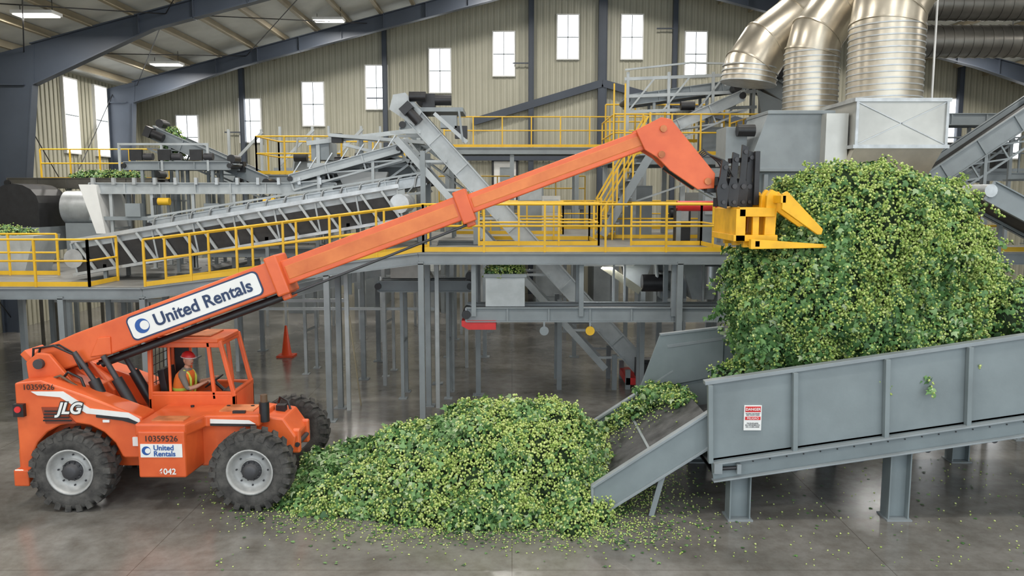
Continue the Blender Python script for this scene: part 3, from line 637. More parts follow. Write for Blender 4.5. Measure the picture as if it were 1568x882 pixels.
# ---------------------------------------------------------------- telehandler
th=empty('telehandler')
def wheel(name,cx,cy,side):
    b=B(); c=(cx,cy,.61); s=side
    b.lathe_y([(.33,-.15*s),(.36,-.18*s),(.44,-.195*s),(.52,-.19*s),(.565,-.165*s),(.58,-.10*s),(.58,.10*s),(.565,.165*s),(.52,.19*s),(.40,.19*s),(.33,.15*s)],c,RUBBER,n=48)
    for i in range(22):
        for k in (-1,1):
            a=2*math.pi*(i+(.5 if k>0 else 0))/22; ca,sa=math.cos(a),math.sin(a)
            R=Vector((ca,0,sa));T=Vector((-sa,0,ca))
            p=Vector(c)+R*.588+Vector((0,k*.19,0))+T*.03; q=Vector(c)+R*.592+Vector((0,-k*.01,0))-T*.03
            b.beam(p,q,.085,.045,RUBBER,R)
            p=Vector(c)+R*.50+Vector((0,k*.192,0))+T*.03; q=Vector(c)+R*.60+Vector((0,k*.18,0))+T*.03
            b.beam(p,q,.085,.03,RUBBER,(0,1,0))
    b.lathe_y([(.345,-.16*s),(.35,-.19*s),(.325,-.185*s),(.31,-.14*s),(.285,-.06*s),(.20,-.03*s),(.165,-.07*s),(.16,-.08*s),(0,-.08*s)],c,RIM,n=40)
    b.lathe_y([(.345,.16*s),(.3,.1*s),(0,.1*s)],c,RIM,n=40)
    b.lathe_y([(.155,-.08*s),(.15,-.10*s),(.12,-.11*s),(.11,-.19*s),(.07,-.21*s),(0,-.21*s)],c,HUB,n=24)
    for i in range(10):
        a=2*math.pi*i/10; x=cx+.135*math.cos(a);z=.61+.135*math.sin(a); b.cyl((x,cy-.09*s,z),(x,cy-.135*s,z),.016,HUB,n=6)
    for i in range(8):
        a=2*math.pi*i/8; x=cx+.235*math.cos(a);z=.61+.235*math.sin(a); b.cyl((x,cy-.035*s,z),(x,cy-.065*s,z),.014,HUB,n=6)
    K=1.045; b.v=[(cx+(x-cx)*K,y,.638+(z-.61)*K) for x,y,z in b.v]
    b.build(name,th)
wheel('wheel_rear_near',-6.86,12.12,1); wheel('wheel_front_near',-4.07,12.12,1); wheel('wheel_rear_far',-6.86,14.15,-1); wheel('wheel_front_far',-4.0,14.2,-1)
b=B(); 
for x in (-6.85,-4.05): b.cyl((x,12.2,.61),(x,14.05,.61),.12,BLACK); b.lathe_y([(0,-.25),(.2,-.2),(.26,0),(.2,.2),(0,.25)],(x,13.1,.61),BLACK,n=16)
b.build('axles',th)
b=B()
b.prism([(-7.7,.75),(-7.4,.55),(-4.3,.55),(-4.0,.75),(-4.0,1.1),(-4.3,1.28),(-7.7,1.28)],12.5,13.6,ORANGE)
b.build('main_frame',th,.02)
def arch(cx,cz,r,a0,a1,n=9): return [(cx+r*math.cos(math.radians(a0+(a1-a0)*i/(n-1))),cz+r*math.sin(math.radians(a0+(a1-a0)*i/(n-1)))) for i in range(n)]
poly=[(-7.76,.52),(-7.76,2.0),(-7.35,2.04),(-6.75,1.83),(-5.8,1.46),(-5.76,.80),(-6.1,.80)]+arch(-6.85,.62,.74,16,164)+[(-7.58,.52)]
b=B()
b.prism(poly,12.16,12.62,ORANGE); b.prism(poly,13.62,14.05,ORANGE)
b.prism([(-7.76,1.2),(-7.76,1.98),(-7.35,2.02),(-6.9,1.75),(-6.9,1.2)],12.6,13.65,ORANGE)
b.box(-7.84,-7.6,12.1,12.7,.35,.62,ORANGE); b.box(-7.84,-7.6,13.5,14.1,.35,.62,ORANGE); b.box(-7.86,-7.72,12.3,13.9,.5,.9,ORANGE)
b.build('rear_body',th,.025)
b=B()
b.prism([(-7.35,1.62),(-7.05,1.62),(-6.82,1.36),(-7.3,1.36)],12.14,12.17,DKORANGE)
for i in range(4): b.prism([(-7.33+i*.01,1.42+i*.05),(-6.88-i*.035,1.42+i*.05),(-6.89-i*.035,1.40+i*.05),(-7.33+i*.01,1.40+i*.05)],12.125,12.15,BLACK)
b.box(-7.76,-7.6,12.08,12.17,1.48,1.68,BLACK); b.cyl((-7.68,12.06,1.6),(-7.68,12.09,1.6),.05,RED); b.box(-7.82,-7.76,12.2,12.5,1.5,1.65,RED)
b.prism([(-7.5,1.87),(-7.0,1.87),(-6.6,1.60),(-6.0,1.53),(-5.83,1.43),(-5.82,1.37),(-6.1,1.46),(-6.65,1.52),(-7.05,1.78),(-7.4,1.81)],12.14,12.158,WHITE)
b.prism([(-6.5,1.50),(-6.0,1.45),(-5.8,1.355),(-5.8,1.325),(-6.1,1.41),(-6.5,1.46)],12.13,12.157,BLACK)
b.box(-6.4,-6.3,12.13,12.16,1.38,1.42,WHITE); b.box(-5.95,-5.86,12.13,12.16,1.0,1.14,WHITE)
b.build('side_trim',th)
text('10359526',(-7.38,12.145,1.935),.125,BLACK,th,offset=.0); text('JLG',(-6.92,12.128,1.60),.25,BLACK,th,shear=.35,offset=.022); text('JLG',(-6.92,12.122,1.60),.25,WHITE,th,shear=.35,offset=.008)
b=B(); b.prismz([(-5.75,11.86),(-5.02,11.86),(-4.98,12.6),(-5.75,12.6)],.58,1.32,ORANGE); b.build('tank_box',th,.03)
b=B(); b.prismz([(-5.80,11.9),(-5.02,11.9),(-4.9,12.4),(-4.05,12.42),(-3.98,13.1),(-5.80,13.1)],1.22,1.42,ORANGE); b.build('engine_hood',th,.03)
b=B()
b.box(-5.70,-5.06,11.85,11.862,.91,1.12,WHITE); b.box(-5.6,-5.1,12.05,12.3,1.42,1.44,DUSTY)
b.prism([(-4.82,1.36),(-4.2,1.34),(-4.1,1.28),(-4.82,1.29)],12.385,12.4,WHITE); b.prism([(-4.82,1.29),(-4.1,1.27),(-4.1,1.24),(-4.82,1.25)],12.38,12.4,BLACK)
for x in (-5.3,-4.7,-4.3): b.cyl((x,12.9,1.42),(x,12.9,1.45),.03,BLACK)
b.box(-4.75,-4.2,12.6,13.0,1.42,1.44,DUSTY); b.box(-4.5,-4.3,12.5,12.56,1.42,1.46,BLACK)
b.cyl((-5.61,11.848,1.015),(-5.61,11.855,1.015),.07,BLUE,n=24); b.cyl((-5.585,11.842,1.015),(-5.585,11.849,1.015),.042,WHITE,n=24)
b.build('hood_details',th)
text('United',(-5.50,11.845,1.06),.115,BLUE,th,offset=.002,align='LEFT'); text('Rentals',(-5.50,11.845,.965),.115,BLUE,th,offset=.002,align='LEFT')
text('10359526',(-5.38,11.852,1.20),.13,BLACK,th,offset=.0); text('6042',(-5.3,11.852,.68),.13,WHITE,th,offset=.003)
b=B()
b.prism([(-4.3,.62),(-3.85,.55),(-3.58,.75),(-3.52,1.0),(-3.72,1.30),(-4.3,1.38)],12.62,13.42,ORANGE)
b.box(-3.62,-3.48,12.68,12.8,.7,1.1,ORANGE); b.box(-3.62,-3.48,13.25,13.36,.7,1.1,ORANGE); b.cyl((-3.52,12.66,.85),(-3.52,13.38,.85),.04,HUB)
b.build('front_nose',th,.03)
b=B()
b.cyl((-4.0,12.55,1.28),(-4.0,12.55,1.60),.08,BLACK); b.cyl((-4.0,12.55,1.60),(-4.0,12.55,1.72),.055,BROWNM)
b.box(-3.95,-3.8,13.0,13.15,1.30,1.42,BLACK); b.tube([(-4.0,13.3,1.35),(-3.95,13.25,1.5),(-3.8,13.2,1.45),(-3.75,13.2,1.25)],.02,BLACK,n=8)
b.build('front_fittings',th)
CX0,CX1,CY0,CY1=-6.1,-4.88,13.08,14.02
b=B()
b.box(CX0,CX1+.24,CY0,CY0+.05,1.2,1.58,ORANGE); b.box(CX0,CX1+.24,CY1-.05,CY1,1.0,1.58,ORANGE); b.box(CX0,CX0+.05,CY0,CY1,1.0,1.7,ORANGE)
b.box(CX1+.17,CX1+.24,CY0,CY1,1.0,1.62,ORANGE); b.box(CX0,CX1+.22,CY0,CY1,.98,1.03,BLACK)
b.prismz([(CX0-.02,CY0-.03),(CX1-.02,CY0-.03),(CX1+.04,CY0+.12),(CX1+.04,CY1-.1),(CX1-.02,CY1+.02),(CX0-.02,CY1+.02)],2.47,2.54,ORANGE)
b.prismz([(CX0+.15,CY0+.15),(CX1-.2,CY0+.15),(CX1-.2,CY1-.15),(CX0+.15,CY1-.15)],2.54,2.57,DUSTY)
for y in (CY0+.03,CY1-.03):
    b.beam((CX0+.03,y,1.5),(CX0+.05,y,2.5),.07,.07,ORANGE); b.beam((CX0+.36,y,1.5),(CX0+.36,y,2.5),.04,.05,ORANGE)
    b.beam((CX1-.12,y,1.5),(CX1-.2,y,2.5),.06,.06,ORANGE); b.beam((CX1+.21,y,1.55),(CX1+.0,y,2.5),.07,.07,ORANGE)
    b.beam((CX0,y,2.43),(CX1,y,2.43),.06,.09,ORANGE); b.beam((CX0,y,1.6),(CX1+.22,y,1.6),.06,.06,ORANGE)
b.beam((CX1+.21,CY0,1.62),(CX1+.21,CY1,1.62),.06,.06,ORANGE); b.beam((CX1,CY0,2.44),(CX1,CY1,2.44),.06,.06,ORANGE)
b.build('cab_frame',th,.012)
b=B()
b.box(CX0+.08,CX0+.36,CY1-.04,CY1-.02,1.6,2.4,BLACK)
for i in range(6): b.cyl((CX0+.02,CY0+.1+i*.15,1.65),(CX0+.04,CY0+.1+i*.15,2.42),.008,BLACK,n=6)
for i in range(5): b.cyl((CX0+.02,CY0,1.75+i*.15),(CX0+.02,CY1,1.75+i*.15),.008,BLACK,n=6)
b.prism([(-4.98,1.03),(-4.75,1.03),(-4.75,1.6),(-4.92,1.62),(-5.0,1.5)],13.25,13.85,BLACK)
b.cyl((-4.95,13.55,1.5),(-5.16,13.55,1.7),.03,BLACK)
c=Vector((-5.17,13.55,1.71)); n_=Vector((-.6,0,.8)).normalized(); u_=Vector((0,1,0)); v_=n_.cross(u_)
b.tube([c+(u_*math.cos(a)+v_*math.sin(a))*.175 for a in [2*math.pi*i/24 for i in range(25)]],.014,BLACK,n=8)
for a in (0,2.1,4.2): b.beam(c,c+(u_*math.cos(a)+v_*math.sin(a))*.175,.02,.012,BLACK,n_)
b.box(-5.95,-5.45,13.3,13.8,1.18,1.30,BLACK); b.box(-5.9,-5.5,13.35,13.75,1.03,1.18,BLACK); b.beam((-5.9,13.55,1.26),(-6.0,13.55,1.95),.44,.11,BLACK,(1,0,0))
b.build('cab_interior',th,.01)
AN=math.atan2(5.86-2.235,2.31+7.55); P0=Vector((-7.55,12.97,2.235)); D=Vector((math.cos(AN),0,math.sin(AN))); U=Vector((-math.sin(AN),0,math.cos(AN)))
def bp(s,t,y=0): return P0+D*s+U*t+Vector((0,y,0))
def bbox(b,s0,s1,t0,t1,hw,m,y0=None,y1=None):
    y0=-hw if y0 is None else y0; y1=hw if y1 is None else y1
    vs=[bp(s,t,y) for s,t,y in ((s0,t0,y0),(s1,t0,y0),(s1,t0,y1),(s0,t0,y1),(s0,t1,y0),(s1,t1,y0),(s1,t1,y1),(s0,t1,y1))]
    b.add(vs,[(0,3,2,1),(4,5,6,7),(0,1,5,4),(1,2,6,5),(2,3,7,6),(3,0,4,7)],m)
def bprism(b,poly,y0,y1,m):
    n=len(poly); vs=[bp(s,t,y0) for s,t in poly]+[bp(s,t,y1) for s,t in poly]
    b.add(vs,[tuple(range(n)),tuple(range(2*n-1,n-1,-1))]+[(i,n+i,n+(i+1)%n,(i+1)%n) for i in range(n)],m)
b=B(); bprism(b,[(-.25,-.1),(0.,-.22),(.9,-.26),(4.05,-.26),(4.05,.26),(.6,.26),(-.1,.22),(-.35,.12)],-.24,.24,ORANGE)
bbox(b,3.92,4.14,-.33,.33,.30,ORANGE); bbox(b,3.95,4.1,-.42,-.3,.2,ORANGE); b.build('boom_section_base',th,.03)
b=B(); bbox(b,3.6,7.27,-.20,.20,.185,ORANGE); bbox(b,7.12,7.34,-.27,.27,.235,ORANGE); bbox(b,7.16,7.30,-.34,-.25,.15,ORANGE)
bbox(b,4.16,7.1,-.13,.11,.19,ORANGE2); b.build('boom_section_mid',th,.02)
b=B(); bbox(b,7.0,10.45,-.15,.165,.145,ORANGE); bbox(b,7.36,10.3,-.08,.10,.15,ORANGE2); b.build('boom_section_fly',th,.02)
b=B()
for y0,y1 in ((12.74,12.79),(13.15,13.20)):
    b.prism([(1.95,5.93),(2.35,6.13),(2.50,6.10),(3.22,5.25),(3.21,5.02),(2.95,5.0),(2.5,5.30),(2.30,5.50),(2.1,5.62)],y0,y1,ORANGE)
b.prism([(2.1,5.9),(2.36,6.08),(2.48,6.05),(3.16,5.24),(2.55,5.6),(2.3,5.55)],12.76,13.18,ORANGE)
for x,z in ((2.38,5.95),(2.36,5.55),(3.10,5.13)): b.cyl((x,12.70,z),(x,13.24,z),.055,DUSTY)
b.build('boom_head',th,.01)
b=B(); b.cyl((2.45,12.97,5.38),(2.95,12.97,5.05),.06,BLACK); b.cyl((2.95,12.97,5.05),(3.25,12.97,4.88),.035,GALV)
for i,(x,y) in enumerate(((3.28,12.55),(3.50,12.75),(3.70,12.95),(3.86,13.15))):
    top=(5.42,5.55,5.68,5.6)[i]
    b.prism([(x-.05,4.74),(x+.09,4.70),(x+.12,5.0),(x+.07,5.15),(x+.10,top),(x+.0,top+.04),(x-.03,5.2),(x-.08,5.0)],y,y+.07,BLACK)
    b.cyl((x+.03,y-.03,5.05),(x+.03,y+.1,5.05),.04,HUB); b.cyl((x+.05,y-.03,top-.08),(x+.05,y+.1,top-.08),.035,HUB); b.cyl((x+.03,y-.03,4.8),(x+.03,y+.1,4.8),.03,HUB)
b.beam((3.2,12.6,5.12),(3.95,13.3,5.12),.06,.12,BLACK); b.beam((3.2,12.62,4.8),(3.95,13.3,4.8),.08,.14,BLACK); b.beam((3.45,12.8,5.45),(3.95,13.25,5.5),.05,.08,BLACK)
for x,y in ((3.97,13.05),(4.02,13.3)): b.box(x-.03,x+.05,y,y+.1,4.75,5.62,BLACK)
b.box(3.1,3.3,12.75,13.2,4.95,5.2,BLACK)
for i in range(4): b.tube([(2.9,12.8+i*.1,5.45),(3.1,12.8+i*.1,5.56+.03*i),(3.35,12.7+i*.14,5.45),(3.5,12.7+i*.12,5.2)],.016,BLACK,n=8)
b.build('quick_coupler',th,.006)
b=B()
for y in (12.35,12.62,13.2,13.5):
    b.prism([(3.90,4.10),(4.07,4.10),(4.10,4.95),(4.0,5.0),(3.93,4.9)],y,y+.1,YELW)
b.box(3.5,4.05,12.3,13.65,4.58,4.72,YELW); b.box(3.45,3.60,12.3,13.65,4.2,4.7,YELW); b.box(3.42,4.1,12.3,13.65,4.2,4.30,YELW)
for x in (3.72,): b.box(x,x+.1,12.34,12.42,4.2,4.7,YELW)
for y in (12.0,12.4,12.97,13.5): b.prism([(4.05,4.93),(4.12,4.97),(4.68,4.40),(4.66,4.32),(4.6,4.32),(4.05,4.70)],y,y+.07,YELW); b.prism([(3.6,4.25),(4.75,4.17),(4.75,4.12),(3.6,4.1)],y,y+.1,YELW)
b.beam((4.07,12.0,4.85),(4.07,13.6,4.85),.08,.12,YELW); b.beam((3.7,12.0,4.18),(3.7,13.6,4.18),.08,.1,YELW)
b.build('grapple_carriage',th,.008)
def rr(s0,s1,t0,t1,r,n=5):
    o=[]
    for (cs,ct,a0) in ((s1-r,t0+r,-90),(s1-r,t1-r,0),(s0+r,t1-r,90),(s0+r,t0+r,180)):
        for i in range(n+1): a=math.radians(a0+90*i/n); o.append((cs+r*math.cos(a),ct+r*math.sin(a)))
    return o
b=B()
bprism(b,rr(1.45,3.74,-.20,.21,.09),-.252,-.24,NAVY); bprism(b,rr(1.475,3.715,-.175,.185,.075),-.256,-.25,WHITE)
c=bp(1.68,.0,-.258); b.cyl(c,c+Vector((0,-.003,0)),.12,BLUE,n=32); c=bp(1.72,.0,-.262); b.cyl(c,c+Vector((0,-.002,0)),.075,WHITE,n=24)
b.build('boom_sign',th)
text('United Rentals',bp(2.74,0,-.262),.285,NAVY,th,ang=AN,offset=.006)
b=B()
b.cyl(bp(.75,-.36,-.12),bp(4.0,-.36,-.12),.055,BLACK); b.cyl(bp(4.0,-.36,-.12),bp(7.2,-.29,-.12),.022,HUB)
for t,y in ((-.33,.0),(-.31,.08)): b.cyl(bp(.6,t,y),bp(4.0,t,y),.025,BLACK,n=8)
for y in (12.68,13.26):
    b.cyl((-6.05,y,1.25),(-6.42,y,1.95),.085,BLACK); b.cyl((-6.42,y,1.95),(-6.62,y,2.33),.045,HUB)
b.cyl((-6.45,12.55,1.3),(-6.75,12.6,1.95),.09,BLACK); b.cyl((-6.75,12.6,1.95),(-7.05,12.62,2.4),.04,HUB)
for i in range(5): b.tube([(-7.6+i*.03,12.6+i*.08,1.7),(-7.75,12.62+i*.08,2.0),(-7.72+i*.06,12.65+i*.08,2.45),(-7.4+i*.05,12.66+i*.08,2.5),(-7.1,12.68+i*.06,2.35),(-7.0,12.7+i*.05,2.1)],.02,BLACK,n=8)
b.tube([(-7.3,12.55,1.9),(-7.1,12.5,2.1),(-6.9,12.5,2.0),(-6.8,12.5,1.7)],.022,BLACK,n=8); b.tube([(-7.5,12.5,1.95),(-7.2,12.45,2.05),(-6.9,12.45,1.85),(-6.6,12.5,1.6)],.022,BROWNM,n=8)
b.build('hydraulics',th)
b=B()
for y0 in (12.52,13.30): b.prism([(-7.75,1.9),(-7.78,2.25),(-7.6,2.4),(-7.4,2.38),(-7.1,2.0),(-6.8,1.6),(-6.8,1.2),(-7.7,1.2)],y0,y0+.08,ORANGE)
b.cyl((-7.55,12.45,2.235),(-7.55,13.45,2.235),.08,HUB)
b.prism([(-6.85,2.30),(-6.7,2.62),(-6.5,2.64),(-6.5,2.35)],12.70,12.74,ORANGE); 
b.beam((-7.95,12.97,2.38),(-7.75,12.97,2.15),.5,.12,ORANGE,(1,0,1))
b.build('boom_pivot_tower',th,.015)

# ---------------------------------------------------------------- driver
def driver():
    e=empty('seated_machine_operator')
    V=[];R=[];E=[];M=[]
    def v(p,r,par,m): 
        V.append(Vector(p));R.append(r);M.append(m)
        if par is not None: E.append((par,len(V)-1))
        return len(V)-1
    ys=13.55
    pel=v((-5.70,ys,1.41),(.15,.12),None,'J'); s1=v((-5.715,ys,1.56),(.145,.11),pel,'S'); s2=v((-5.70,ys,1.72),(.16,.115),s1,'S'); s3=v((-5.66,ys,1.85),(.15,.10),s2,'S')
    nk=v((-5.635,ys,1.94),(.055,.055),s3,'K'); hd=v((-5.615,ys,2.01),(.055,.055),nk,'K')
    for k in (-1,1):
        sh=v((-5.65,ys+k*.19,1.85),(.065,.065),s3,'S'); el=v((-5.52,ys+k*.27,1.63),(.048,.048),sh,'S'); fa=v((-5.40,ys+k*.23,1.66),(.042,.042),el,'K'); wr=v((-5.285,ys+k*.175,1.715),(.027,.027),fa,'K')
        pm=v((-5.235,ys+k*.165,1.735),(.036,.022),wr,'K')
        for i in range(4):
            o=(i-1.5)*.02; f1=v((-5.20+o*.3,ys+k*(.165)+o,1.765-.003*i),(.009,.009),pm,'K'); f2=v((-5.172+o*.3,ys+k*.172+o,1.755),(.0085,.0085),f1,'K'); v((-5.165+o*.3,ys+k*.172+o,1.725),(.008,.008),f2,'K')
        t1=v((-5.225,ys+k*.13,1.72),(.011,.011),pm,'K'); v((-5.195,ys+k*.125,1.70),(.009,.009),t1,'K')
        hp=v((-5.66,ys+k*.09,1.38),(.09,.09),pel,'J'); kn=v((-5.27,ys+k*.13,1.46),(.065,.065),hp,'J'); cf=v((-5.19,ys+k*.13,1.28),(.055,.055),kn,'J'); an=v((-5.12,ys+k*.12,1.10),(.04,.04),cf,'J'); v((-5.03,ys+k*.12,1.06),(.03,.03),an,'B')
    me=bpy.data.meshes.new('body'); me.from_pydata(V,E,[]); o=bpy.data.objects.new('body',me); col.objects.link(o)
    md=o.modifiers.new('skin','SKIN'); md.use_smooth_shade=True
    sv=me.skin_vertices[0].data
    for i,r in enumerate(R): sv[i].radius=r
    sv[0].use_root=True
    o.modifiers.new('sub','SUBSURF').levels=1
    dg=bpy.context.evaluated_depsgraph_get(); dg.update()
    nm=bpy.data.meshes.new_from_object(o.evaluated_get(dg))
    bpy.data.objects.remove(o)
    ml=[SHIRT,JEANS,SKIN,BLACK]; key={'S':0,'J':1,'K':2,'B':3}
    nm.materials.clear()
    for m in ml: nm.materials.append(m)
    for p in nm.polygons:
        c=p.center; best=1e9;bi=0
        for (a,b2) in E:
            A=V[a];Bv=V[b2];t=max(0,min(1,(c-A).dot(Bv-A)/max(1e-9,(Bv-A).length_squared))); dd=(c-A.lerp(Bv,t)).length-min(R[a][0],R[b2][0])*.8
            if dd<best: best=dd; bi=b2
        p.material_index=key[M[bi]]; p.use_smooth=True
    o=bpy.data.objects.new('body',nm); col.objects.link(o); o.parent=e
    b=B(); n=20;m=16; c=Vector((-5.60,ys-.01,2.09)); yaw=-.45
    fwd=Vector((math.cos(yaw),math.sin(yaw),-.08)).normalized(); sd=Vector((-math.sin(yaw),math.cos(yaw),0)); up=fwd.cross(sd)*1.0
    vs=[]
    for j in range(m+1):
        ph=math.pi*j/m
        for i in range(n):
            t=2*math.pi*i/n; x=math.sin(ph)*math.cos(t); y=math.sin(ph)*math.sin(t); z=math.cos(ph)
            fx=.095*x;fy=.075*y*(1-.18*max(0,-z));fz=.118*z
            if x>.9 and abs(z+.05)<.25 : fx+=.022*(1-abs(z+.08)/.33)
            if z<-.5 and x>0: fx+=.012
            vs.append(c+fwd*fx+sd*fy+up*fz)
    b.add(vs,[(j*n+i,j*n+(i+1)%n,(j+1)*n+(i+1)%n,(j+1)*n+i) for j in range(m) for i in range(n)],SKIN,True)
    for k in (-1,1):
        p=c+sd*(k*.076)-fwd*.005; b.cyl(p-up*.03,p+up*.03,.014,SKIN,n=8)
        p=c+fwd*.084+sd*(k*.03)+up*.012; b.cyl(p,p+fwd*.006,.012,WHITE,n=10); b.cyl(p+fwd*.005,p+fwd*.009,.006,BLACK,n=8); b.beam(p-sd*.014+up*.022,p+sd*.014+up*.022,.01,.006,HAIR)
    p=c+fwd*.088-up*.055; b.beam(p-sd*.025,p+sd*.025,.01,.008,RED)
    p=c+fwd*.10-up*.005; b.tube([p+up*.02-fwd*.01,p-up*.012+fwd*.008,p-up*.025-fwd*.006],.010,SKIN,n=8,rs=[.006,.012,.010])
    b.build('head',e)
    b=B(); hv=[];hc=c+up*.045
    for j in range(9):
        ph=(math.pi/2)*j/8
        for i in range(24):
            t=2*math.pi*i/24; hv.append(hc+fwd*(.128*math.sin(ph)*math.cos(t))+sd*(.105*math.sin(ph)*math.sin(t))+up*(.105*math.cos(ph)))
    b.add(hv,[(j*24+i,j*24+(i+1)%24,(j+1)*24+(i+1)%24,(j+1)*24+i) for j in range(8) for i in range(24)],RED,True)
    brim=[hc+fwd*((.16 if math.cos(2*math.pi*i/24)>0 else .135)*math.cos(2*math.pi*i/24))+sd*(.118*math.sin(2*math.pi*i/24)) for i in range(24)]
    b.add(brim+[x+up*.01 for x in brim],[tuple(range(24)),tuple(range(24,48))]+[(i,(i+1)%24,24+(i+1)%24,24+i) for i in range(24)],WHITE)
    b.cyl(hc-fwd*.09-up*.03,hc-fwd*.08+up*.01,.05,HAIR,n=10); b.build('hard_hat',e)
    b=B(); rings=[(1.46,-5.705,.155,.20),(1.56,-5.715,.155,.20),(1.66,-5.705,.16,.21),(1.76,-5.685,.16,.215),(1.84,-5.665,.145,.21),(1.905,-5.65,.10,.14)]
    n=24; vs=[]
    for z,x,rx,ry in rings:
        for i in range(n): t=2*math.pi*i/n; vs.append((x+rx*math.cos(t),ys+ry*math.sin(t),z))
    fs=[(j*n+i,j*n+(i+1)%n,(j+1)*n+(i+1)%n,(j+1)*n+i) for j in range(len(rings)-1) for i in range(n)]
    b.add(vs,fs,VEST,True)
    vs=[]
    for z in (1.575,1.625):
        for i in range(n): t=2*math.pi*i/n; vs.append((-5.71+.163*math.cos(t),ys+.212*math.sin(t),z))
    b.add(vs,[(i,(i+1)%n,n+(i+1)%n,n+i) for i in range(n)],LIME,True)
    for k in (-1,1): b.tube([(-5.56,ys+k*.10,1.48),(-5.535,ys+k*.11,1.66),(-5.53,ys+k*.11,1.78),(-5.57,ys+k*.11,1.87),(-5.65,ys+k*.11,1.915)],.022,LIME,n=6)
    b.build('safety_vest',e)
driver()

# ---------------------------------------------------------------- hops foliage
def blob(c,r,amp=.12,sub=5,fs=1.6,zmin=None):
    bm=bmesh.new(); bmesh.ops.create_icosphere(bm,subdivisions=sub,radius=1.)
    for v in bm.verts:
        n=v.co.normalized(); p=Vector((n.x*r[0],n.y*r[1],n.z*r[2]))
        q=p+Vector(c)
        d=noise.fractal(q*fs,1.,2.,3)*amp+noise.noise(q*fs*2.6)*amp*.85+noise.noise(q*fs*5.5)*amp*.4
        p=p+n*d+Vector(c)
        if zmin is not None and p.z<zmin: p.z=zmin
        v.co=p
    bmesh.ops.triangulate(bm,faces=bm.faces)
    V=np.array([v.co[:] for v in bm.verts]); F=np.array([[x.index for x in f.verts] for f in bm.faces]); bm.free(); return V,F
def inside(p,c,r,s=.84): return (((p-np.array(c))/(np.array(r)*s))**2).sum(1)<1
LT=np.array([(0,0,0),(-.30,.05,.02),(-.5,.42,-.08),(-.22,.45,.04),(0,1,-.14),(.22,.45,.04),(.5,.42,-.08),(.30,.05,.02),(0,.35,.09)])
LF=np.array([(8,i,(i+1)%8) for i in range(8)])
ct=[(0,0,0)]
for z,rr_ in ((.3,.36),(.65,.33)):
    for i in range(4): a=math.pi/2*i+(z>.5)*.78; ct.append((rr_*math.cos(a),z,rr_*math.sin(a)))
ct.append((0,1,0)); CT=np.array(ct)
CF=[(0,1+(i+1)%4,1+i) for i in range(4)]+[(9,5+i,5+(i+1)%4) for i in range(4)]
for i in range(4): CF+=[(1+i,1+(i+1)%4,5+i),(1+(i+1)%4,5+(i+1)%4,5+i)]
CF=np.array(CF)
def instances(T,F,pos,nrm,size,droop,rnd):
    n=len(pos)
    N=nrm+rng.normal(0,rnd,(n,3)); N/=np.linalg.norm(N,axis=1)[:,None]
    Y=np.tile(np.array([0,0,-1.]),(n,1))*droop+rng.normal(0,.7,(n,3)); Y-=N*(N*Y).sum(1)[:,None]; Y/=np.linalg.norm(Y,axis=1)[:,None]+1e-9
    X=np.cross(Y,N)
    S=size[:,None,None]
    P=(T[None,:,0:1]*X[:,None,:]+T[None,:,1:2]*Y[:,None,:]+T[None,:,2:3]*N[:,None,:])*S+pos[:,None,:]
    k=len(T); FF=F[None,:,:]+(np.arange(n)*k)[:,None,None]
    return P.reshape(-1,3),FF.reshape(-1,3)
def mesh_np(name,V,F,tint,matl,parent,smooth=False):
    me=bpy.data.meshes.new(name); me.vertices.add(len(V)); me.vertices.foreach_set('co',V.astype(np.float32).ravel())
    me.loops.add(len(F)*3); me.loops.foreach_set('vertex_index',F.astype(np.int32).ravel())
    me.polygons.add(len(F)); me.polygons.foreach_set('loop_start',np.arange(0,len(F)*3,3,dtype=np.int32))
    try: me.polygons.foreach_set('loop_total',np.full(len(F),3,dtype=np.int32))
    except Exception: pass
    if tint is not None:
        a=me.attributes.new('tint','FLOAT','POINT'); a.data.foreach_set('value',tint.astype(np.float32))
    me.materials.append(matl); me.update(calc_edges=True); me.validate()
    if smooth: me.polygons.foreach_set('use_smooth',np.ones(len(F),bool))
    o=bpy.data.objects.new(name,me); col.objects.link(o); o.parent=parent; return o
